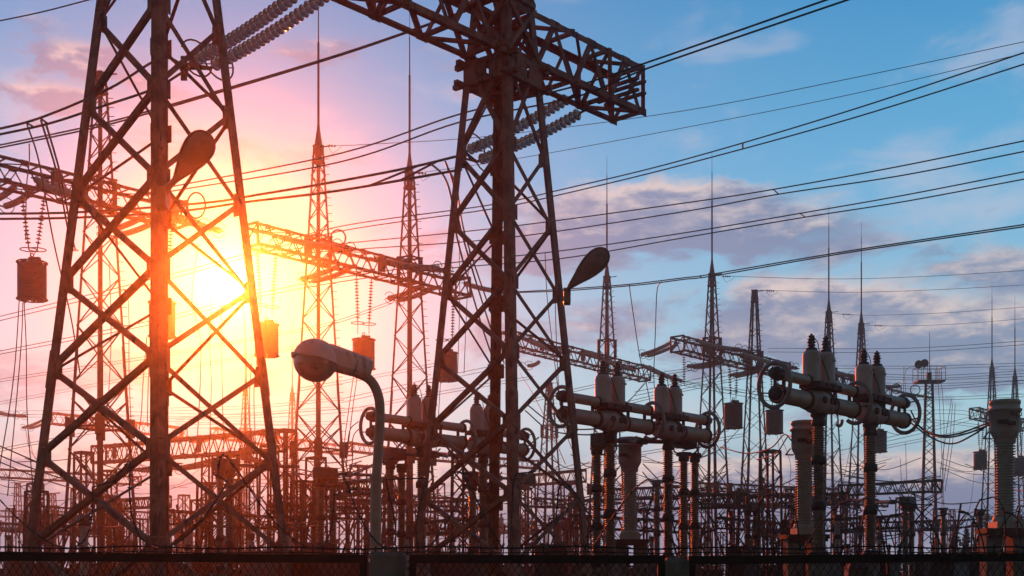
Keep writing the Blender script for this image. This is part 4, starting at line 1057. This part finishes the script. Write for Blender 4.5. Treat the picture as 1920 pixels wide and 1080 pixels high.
# tangle of slack leads low in the yard: each its own piece, none told apart
LT = 'slack dark lead among the low tangle of wires behind the fence'
for i in range(150):
    x = random.uniform(-20, 1900); y = random.uniform(850, 1000); L = random.uniform(60, 190); dd = random.uniform(55, 120)
    sg = random.uniform(4, 26); dy = random.uniform(-24, 24)
    wire([(x, y), (x + L * .5, y + dy * .5 + sg), (x + L, y + dy)], dd, dd * random.uniform(.9, 1.12), LT, .02, 'low tangle of leads', 'slack_lead')
# thin bracing struts of the yard steelwork
LS = 'thin dark strut leaning in the low thicket of yard steel'
for i in range(120):
    x = random.uniform(0, 1900); dd = random.uniform(60, 125); h = random.uniform(60, 150); sx = random.uniform(-70, 70)
    a, b = P(x, HY - 10, dd), P(x + sx, HY - h, dd * random.uniform(.97, 1.03)); a.z = 0.0
    mb = MB(); mb.bar(a, b, .09)
    for q in (.15, .45, .75): mb.box(a.lerp(b, q), (.18, .18, .18))
    single('steel_strut', mb, M['steel'], LS, 'strut', a, 'leaning struts')

# low yard equipment close behind the fence: cabinets, more columns, cross members
def make_cabinet(w, dp, h, m):
    t = thing('equipment_cabinet', '', 'cabinet', (0, 0, 0), 0, 'yard cabinets')
    mb = MB(); mb.box((0, 0, h * .5 + .35), (w, dp, h)); mb.box((0, 0, .17), (w * .7, dp * .7, .36)); mb.build('body', M[m], t)
    mb = MB(); mb.prism((-w * .56, 0, h + .36), (w * .56, 0, h + .36), [(-dp * .6, 0), (dp * .6, 0), (0, .16)], up=(0, 1, 0)) if False else mb.box((0, 0, h + .39), (w * 1.12, dp * 1.15, .07)); mb.box((0, 0, h + .45), (w * .8, dp * .8, .06)); mb.build('roof', M['dark'], t)
    mb = MB(); mb.box((0, -dp / 2 - .012, h * .5 + .35), (w * .86, .02, h * .88)); dr = mb.build('door', M[m], t)
    hb = MB(); hb.box((w * .33, -dp / 2 - .04, h * .5 + .35), (.03, .04, .16)); hb.build('handle', M['dark'], dr)
    return t
LCAB = 'dark equipment cabinet sunk in the thicket of yard gear just above the fence rail'
cb = [make_cabinet(1.3, .8, 2.0, 'dark'), make_cabinet(.9, .7, 2.5, 'steel'), make_cabinet(2.2, 1.3, 2.3, 'dark')]
for o in cb: o['label'] = LCAB
for i in range(52):
    px = -10 + i * 37.5 + random.uniform(-15, 15); dd = random.uniform(42, 110); p = P(px, HY, dd)
    o = cb[i] if i < 3 else dup(cb[i % 3]); o.location = (p.x, p.y, 0); o.rotation_euler = (0, 0, UA + random.choice((0, R(90), R(180)))); o['label'] = LCAB
for i in range(58):
    px = random.uniform(-10, 1930); dd = random.uniform(58, 140); p = P(px, HY, dd); o = dup(c0, (p.x, p.y, 0)); o['label'] = LC[0]; o.scale = (1, 1, random.uniform(.55, 1.0))
LB = 'thin dark busbar lattice crossing low in the thicket of yard steel'
for i in range(24):
    px = random.uniform(-20, 1750); py = random.uniform(905, 995); dd = random.uniform(60, 120); L = random.uniform(110, 260)
    v_ = i % 2; beam(P(px, py, dd), P(px + L, py + (random.uniform(6, 14) if v_ else -random.uniform(4, 12)), dd * (1.10 if v_ else .91)), .7, .7, LB, 'low busbar lattices', plates=False, c=.09, l=.05)

# ------------------------------------------------------------------ street lamps
def cobra(basepx, tippx, d, depth, legp, label, kw=1.0):
    a = P(*basepx, d); b = P(*tippx, d); b.y += depth
    t = thing('street_lamp', label, 'street lamp', tuple(legp), 0, 'leaf-shaped lamps on the pylons', world=True)
    ax = (b - a); L = ax.length; ax.normalize()
    nn = Vector((.1, -1, -.45)); nn = (nn - ax * nn.dot(ax)).normalized(); sd = ax.cross(nn)
    prof = [(0, .04), (.06, .055), (.14, .085), (.25, .125), (.38, .18), (.52, .222), (.66, .245), (.78, .242), (.88, .205), (.95, .145), (.99, .07), (1.0, .02)]
    prof = [(q, w * kw) for q, w in prof]
    def shell(sgn, k, kk=1.0, lo=0, hi=12):
        vs = []; fs = []; n = 10; pr = prof[lo:hi]
        for s_, w in pr:
            for j in range(n + 1):
                an = math.pi * j / n
                vs.append(a + ax * (s_ * L) + sd * (w * L * kk * math.cos(an)) + nn * (sgn * k * w * L * kk * math.sin(an)))
        for i in range(len(pr) - 1):
            for j in range(n): fs.append((i * (n + 1) + j, i * (n + 1) + j + 1, (i + 1) * (n + 1) + j + 1, (i + 1) * (n + 1) + j))
        return vs, fs
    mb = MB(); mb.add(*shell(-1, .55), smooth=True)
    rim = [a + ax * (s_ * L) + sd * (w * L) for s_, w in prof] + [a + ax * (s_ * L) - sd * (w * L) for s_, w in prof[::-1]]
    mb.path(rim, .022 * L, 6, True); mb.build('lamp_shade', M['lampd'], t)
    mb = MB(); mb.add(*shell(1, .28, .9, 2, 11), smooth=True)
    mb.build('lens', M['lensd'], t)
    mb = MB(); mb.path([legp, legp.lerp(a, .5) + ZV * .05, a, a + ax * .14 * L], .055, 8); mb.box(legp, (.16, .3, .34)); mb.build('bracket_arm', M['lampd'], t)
legA = P(306, 372, 22.1)
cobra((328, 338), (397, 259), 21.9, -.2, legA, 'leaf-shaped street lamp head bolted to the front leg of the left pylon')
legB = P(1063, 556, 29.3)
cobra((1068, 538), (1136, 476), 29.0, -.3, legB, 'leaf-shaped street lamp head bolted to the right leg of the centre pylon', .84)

# the near lamp with ball-shaped head on a bent grey pole
d = 13.2
t = thing('street_lamp', 'grey street lamp on a bent pole with a ball-shaped glass head, before the pylons', 'street lamp', tuple(P(707, HY, d) - ZV * 1.7), 0, None, world=True)
pb = P(704, 1000, d); pb.z = 0
pts = crom([(703, 1060), (706, 960), (710, 860), (713, 790), (710, 745), (696, 715), (676, 700)], 6)
lo = [pb] + [P(704, 1060, d)]
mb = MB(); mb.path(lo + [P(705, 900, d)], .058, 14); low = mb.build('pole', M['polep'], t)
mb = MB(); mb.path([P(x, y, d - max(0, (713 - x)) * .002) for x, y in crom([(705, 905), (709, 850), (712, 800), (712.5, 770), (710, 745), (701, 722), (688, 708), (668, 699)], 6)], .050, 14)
mb.lathe([(.066, 0), (.066, .05)], P(705, 903, d), ZV, 14); mb.build('bent_arm', M['polep'], t)
h0, h1 = P(693, 693, d - .02), P(612, 668, d - .24)            # gear housing axis
ax = (h1 - h0).normalized(); nn = ZV - ax * ZV.dot(ax); nn.normalize(); sd = ax.cross(nn)
def loft(mb, secs, n=16, p=3.2):
    vs = []; fs = []
    for c, rw, rh in secs:
        for j in range(n):
            an = 2 * math.pi * (j + .5) / n; ca, sa = math.cos(an), math.sin(an)
            q = (abs(ca) ** p + abs(sa) ** p) ** (-1 / p)
            vs.append(c + sd * (rw * ca * q) + nn * (rh * sa * q))
    k = len(secs)
    for i in range(k - 1): fs += [(i * n + j, i * n + (j + 1) % n, (i + 1) * n + (j + 1) % n, (i + 1) * n + j) for j in range(n)]
    fs += [tuple(range(n))[::-1], tuple(range((k - 1) * n, k * n))]
    mb.add(vs, fs, False)
mb = MB(); Lh = (h1 - h0).length
loft(mb, [(h0 - ax * .005, .07, .08), (h0 + ax * .01, .095, .105), (h0 + ax * .10, .105, .118), (h0 + ax * .11, .102, .115), (h0 + ax * .34, .115, .125), (h0 + ax * (Lh), .125, .13)])
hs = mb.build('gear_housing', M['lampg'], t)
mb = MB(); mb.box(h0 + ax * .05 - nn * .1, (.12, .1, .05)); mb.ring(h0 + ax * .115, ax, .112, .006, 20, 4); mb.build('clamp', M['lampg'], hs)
gc = P(591, 676, d - .28)
def globe(mb, r, lo, hi, squash, off=0.0, rr=1.0):
    n = 28; m_ = 10; vs = []; fs = []
    for i in range(m_ + 1):
        ph = lo + (hi - lo) * i / m_
        for j in range(n):
            an = 2 * math.pi * j / n
            vs.append(gc + ax * (r * rr * math.cos(ph) * math.cos(an)) + sd * (r * rr * .92 * math.cos(ph) * math.sin(an)) + nn * (r * squash * math.sin(ph) + off))
    for i in range(m_): fs += [(i * n + j, i * n + (j + 1) % n, (i + 1) * n + (j + 1) % n, (i + 1) * n + j) for j in range(n)]
    mb.add(vs, fs, True)
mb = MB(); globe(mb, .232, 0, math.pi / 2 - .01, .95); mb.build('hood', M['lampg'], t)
mb = MB(); globe(mb, .222, -math.pi / 2 + .01, 0, .92, -.012); mb.build('glass_bowl', M['lens'], t)
mb = MB(); mb.box(gc + sd * .2 - nn * .03, (.05, .02, .05)); mb.bar(gc + ax * .18 - nn * .01, gc + ax * .25 - nn * .03, .03); mb.ring(gc - nn * .006, nn, .234, .010, 30, 6, 1, 1); mb.box(gc - sd * .215 - nn * .03 + ax * -.04, (.05, .02, .04)); mb.box(gc + ax * .24, (.03, .04, .03)); mb.build('hinge_band', M['lampg'], t)

# ------------------------------------------------------------------ fence, posts, wire
FY = 9.2
def fx(px): return (px - 960) * FY / FPX
FZ = EYE + (HY - 1048) * FY / FPX
def panel(x0, x1, label, zoff0=0.0, zoff1=0.0):
    t = thing('chain_link_fence', label, 'fence', (x0, FY, 0), 0, 'fence panels', world=True)
    z0, z1 = FZ + zoff0, FZ + zoff1
    mb = MB(); mb.bar((x0, FY, z0), (x1, FY, z1), .055, .06)
    nn_ = 9                                        # welded angle is not perfectly straight
    mb.bar((x0, FY, .15), (x1, FY, .15), .05)
    for x, z in ((x0 + .025, z0), (x1 - .025, z1)): mb.bar((x, FY, .12), (x, FY, z - .031), .05)
    fr = mb.build('frame', M['fence'], t)
    mb = MB(); c = .052; k = 0; x = x0 - 1.7
    while x < x1:
        for s in (1, -1):
            zt = min(z0, z1) - .02; H = zt - .16; sl = .62   # run of a wire: dx = H*sl
            a = [x, .16]; b = [x + H * sl, zt]
            lo, hi = x0 + .03, x1 - .03
            f0 = max(0, (lo - a[0]) / (b[0] - a[0])); f1 = min(1, (hi - a[0]) / (b[0] - a[0]))
            if f1 > f0:
                pa = (a[0] + (b[0] - a[0]) * f0, a[1] + (b[1] - a[1]) * f0); pb_ = (a[0] + (b[0] - a[0]) * f1, a[1] + (b[1] - a[1]) * f1)
                if s < 0: pa, pb_ = (lo + hi - pa[0], pa[1]), (lo + hi - pb_[0], pb_[1])
                mb.prism((pa[0], FY + .003 * s, pa[1]), (pb_[0], FY + .003 * s, pb_[1]), [(-.0022, -.0018), (.0022, -.0018), (0, .0028)])
        x += c
    mb.build('chain_link_mesh', M['fence'], t)
    return t
panel(fx(-220), fx(689), 'black chain-link fence panel at bottom left, left of the mossy concrete post', .02, -.0)
panel(fx(768), fx(1246), 'black chain-link fence panel in the bottom middle, between the two concrete posts', 0, -.004)
panel(fx(1290), fx(2140), 'black chain-link fence panel at bottom right, right of the second concrete post', -.01, .02)
for px, w, zt, lab in ((728, .25, 1035, 'mossy square concrete fence post at the foot of the grey street lamp'), (1268, .17, 1046, 'grey concrete fence post at bottom right of centre, between two fence panels'), (1616, .14, 1056, 'thin concrete fence post behind the right fence panel')):
    z = EYE + (HY - zt) * FY / FPX; mb = MB(); y = FY + (.02 if px != 1616 else .16)
    n = 7; prevz = 0
    secs = [(0, w / 2), (z - .03, w / 2), (z, w / 2 - .02)]
    vs = []; fs = []
    for zz, hw in secs: vs += [(fx(px) - hw, y - hw, zz), (fx(px) + hw, y - hw, zz), (fx(px) + hw, y + hw, zz), (fx(px) - hw, y + hw, zz)]
    for i in range(2): fs += [(i * 4 + j, i * 4 + (j + 1) % 4, i * 4 + 4 + (j + 1) % 4, i * 4 + 4 + j) for j in range(4)]
    fs.append((8, 9, 10, 11)); mb.add(vs, fs); mb.box((fx(px) + w * .2, y, z + .01), (.03, .03, .03))
    single('fence_post', mb, M['conc'], lab, 'fence post', (fx(px), y, 0), 'concrete fence posts')
# straight barbed strand over the rail
def strand(y_px, amp, label, yd=0.0, r=.0045):
    pts = []; n = 60
    for i in range(n + 1):
        px = -220 + 2360 * i / n; sag = amp * math.sin(i * .9) + amp * .5 * math.sin(i * .33 + 1)
        pts.append(P(px, y_px + sag, FY + yd))
    mb = MB(); mb.path(pts, r, 4)
    for q in range(3, n * 2):
        a = pts[q // 2].lerp(pts[min(n, q // 2 + 1)], (q % 2) * .5)
        for s in range(2):
            v_ = Vector((random.uniform(-.4, .4), random.uniform(-.5, .5), random.choice((-1, 1)))).normalized() * .022; mb.bar(a - v_, a + v_, .004)
    single('barbed_wire', mb, M['fence'], label, 'barbed wire', pts[0], 'barbed strands')
strand(1027, 2.0, 'straight dark barbed strand running just above the fence rail', .03, .006)
strand(1036, 1.2, 'second barbed strand lying against the top of the fence rail', -.03, .004)
# concertina razor wire: irregular coils standing on the fence
def coil(px0, px1, rad, pitch, zc, label, jit=.06, seed=1):
    rnd = random.Random(seed); x0, x1 = fx(px0), fx(px1); turns = max(1, int((x1 - x0) / pitch)); pts = []; n = 40
    ph = rnd.uniform(0, 6)
    tr = [rad * rnd.uniform(.82, 1.15) for _ in range(turns + 2)]; tl = [rnd.uniform(-.5, .5) for _ in range(turns + 2)]
    for i in range(turns * n + 1):
        k, f = divmod(i, n); f /= n; s = f * f * (3 - 2 * f)
        rr = tr[k] * (1 - s) + tr[k + 1] * s; lean = tl[k] * (1 - s) + tl[k + 1] * s
        a = ph + 2 * math.pi * i / n; x = x0 + (x1 - x0) * i / (turns * n)
        pts.append(Vector((x + math.sin(a) * rr * (.35 + lean * .5) * (1 if k % 2 else -1), FY + math.cos(a) * rr * .9, zc + math.sin(a) * rr + rr - rad)))
    mb = MB(); mb.path(pts, .0058, 4); acc = 0
    for i in range(1, len(pts)):
        e = pts[i] - pts[i - 1]; acc += e.length
        if acc > .085:
            acc = 0; x, y, z = frame(e); c = pts[i]; w = .017
            for s in (1, -1):
                mb.prism(c + x * .003 * s - z * .006, c + x * .003 * s + z * .006, [(-.012, 0), (0, -.0016), (.012, 0), (0, .0016)], poly2=[(-.002, 0), (0, -.0012), (.002, 0), (0, .0012)])
            mb.bar(c - z * w, c + z * w, .009, .003, x); mb.bar(c - x * w * .8, c + x * w * .8, .008, .003, z)
    single('razor_wire_coil', mb, M['barb'], label, 'razor wire', pts[0], 'coils of razor wire on the fence')
zc = EYE + (HY - 965) * FY / FPX
coil(645, 985, .27, .38, zc + .03, 'loose coil of razor wire on the fence between lamp post and centre pylon', seed=3)
coil(1000, 1330, .22, .42, zc - .02, 'sparse coil of razor wire on the fence below the middle breaker', seed=5)
coil(1640, 1980, .20, .16, EYE + (HY - 1000) * FY / FPX, 'dense coil of razor wire at the right end of the fence', seed=8)
coil(1350, 1600, .18, .34, EYE + (HY - 985) * FY / FPX, 'small coil of razor wire below the nearest breaker', seed=11)
coil(-60, 640, .30, .85, zc + .06, 'stretched strand of razor wire sprawling up the fence before the left pylon', seed=14)

# ------------------------------------------------------------------ trees
def make_tree(seed, h, w, label):
    rnd = random.Random(seed)
    t = thing('pine_tree', label, 'tree', (0, 0, 0), 0, 'dark trees beyond the yard')
    mb = MB(); mb.tube((0, 0, 0), (0, 0, h * .95), .16, 7, .03)
    for i in range(22):
        z = h * (.25 + .7 * i / 22); a = rnd.uniform(0, 6.28); L = w * (1.05 - z / h) * .8; mb.tube((0, 0, z), (L * math.cos(a), L * math.sin(a), z + L * .25), .035, 4, .01)
    mb.build('trunk', M['bark'], t)
    mb = MB()
    for i in range(900):
        z = h * (.2 + .8 * rnd.random() ** 1.1); rr = w * (1.08 - z / h) * rnd.uniform(.15, 1.05) * (.75 + .25 * math.sin(z * 5.0 + seed)); a = rnd.uniform(0, 6.28)
        c = Vector((rr * math.cos(a), rr * math.sin(a), z + rnd.uniform(-.15, .15))); s = rnd.uniform(.12, .3)
        x = Vector((rnd.uniform(-1, 1), rnd.uniform(-1, 1), rnd.uniform(-.5, .7))).normalized(); y = x.cross(Vector((rnd.uniform(-1, 1), rnd.uniform(-1, 1), 1))).normalized()
        mb.add([c - x * s, c - y * s * .35, c + x * s, c + y * s * .35], [(0, 1, 2, 3)])
    mb.build('crown', M['leaf'], t)
    return t
TREES = [(1755, 1010, 'small dark pine left of the thin far mast on the right'), (1790, 985, 'tallest dark pine in the group low at the right'), (1812, 992, 'dark pine directly right of the tallest one at the right'), (1835, 1015, 'low dark pine just left of the transformer pedestal'), (1725, 1022, 'low dark pine below the floodlight mast'), (1345, 1030, 'low dark pine among the mast feet right of centre'),
         (1380, 1022, 'dark pine between the two clear-sky mast feet'), (1440, 1030, 'low dark pine right of the rodless mast foot'), (1870, 1030, 'low dark pine behind the transformer pedestal')]
tr0 = make_tree(1, 6.0, 1.5, TREES[0][2]); tr1 = make_tree(4, 6.0, 1.9, '')
first = [True, True]
for i, (px, yt, lab) in enumerate(TREES):
    k = i % 2; src = (tr0, tr1)[k]; o = src if first[k] else dup(src); first[k] = False
    dd = 118 + (i * 7) % 25; h = EYE + (HY - yt) * dd / FPX; p = P(px, HY, dd)
    o.location = (p.x, p.y, 0); o.rotation_euler = (0, 0, i * 1.3); o.scale = (h / 6 * 1.1, h / 6 * 1.1, h / 6); o['label'] = lab
# far wood along the horizon that reads as one mass
mb = MB(); rnd = random.Random(5)
for i in range(9000):
    x = rnd.uniform(-85, 85); y = rnd.uniform(172, 180); top = 2.0 + .7 * math.sin(x * .31) * math.sin(x * .113 + 1) + .5 * math.sin(x * 1.7)
    z = rnd.uniform(0, max(.6, top)); s = rnd.uniform(.2, .45)
    a = Vector((rnd.uniform(-1, 1), rnd.uniform(-.4, .4), rnd.uniform(-1, 1))).normalized(); b = a.cross(Vector((rnd.uniform(-.3, .3), 1, 0))).normalized(); c = Vector((x, y, z))
    mb.add([c - a * s, c - b * s * .6, c + a * s, c + b * s * .6], [(0, 1, 2, 3)])
single('far_wood', mb, M['leaf'], 'dark band of far woodland low along the horizon', 'woodland', (0, 175, 0), None, 'stuff')

# ------------------------------------------------------------------ haze volume added to spread the low sun's glow over nearer things
mb = MB(); mb.box((0, 78, 24), (224, 222, 52))
hz = mb.build('haze', None or bpy.data.materials.new('sun_veil_haze')); hz['kind'] = 'stuff'
hm = hz.data.materials[0]; hm.use_nodes = True
hn = hm.node_tree; hn.nodes.clear()
pv = hn.nodes.new('ShaderNodeVolumePrincipled'); ho = hn.nodes.new('ShaderNodeOutputMaterial')
pv.inputs['Color'].default_value = (.95, .93, .92, 1); pv.inputs['Density'].default_value = .00090; pv.inputs['Anisotropy'].default_value = .97
hn.links.new(pv.outputs[0], ho.inputs['Volume'])
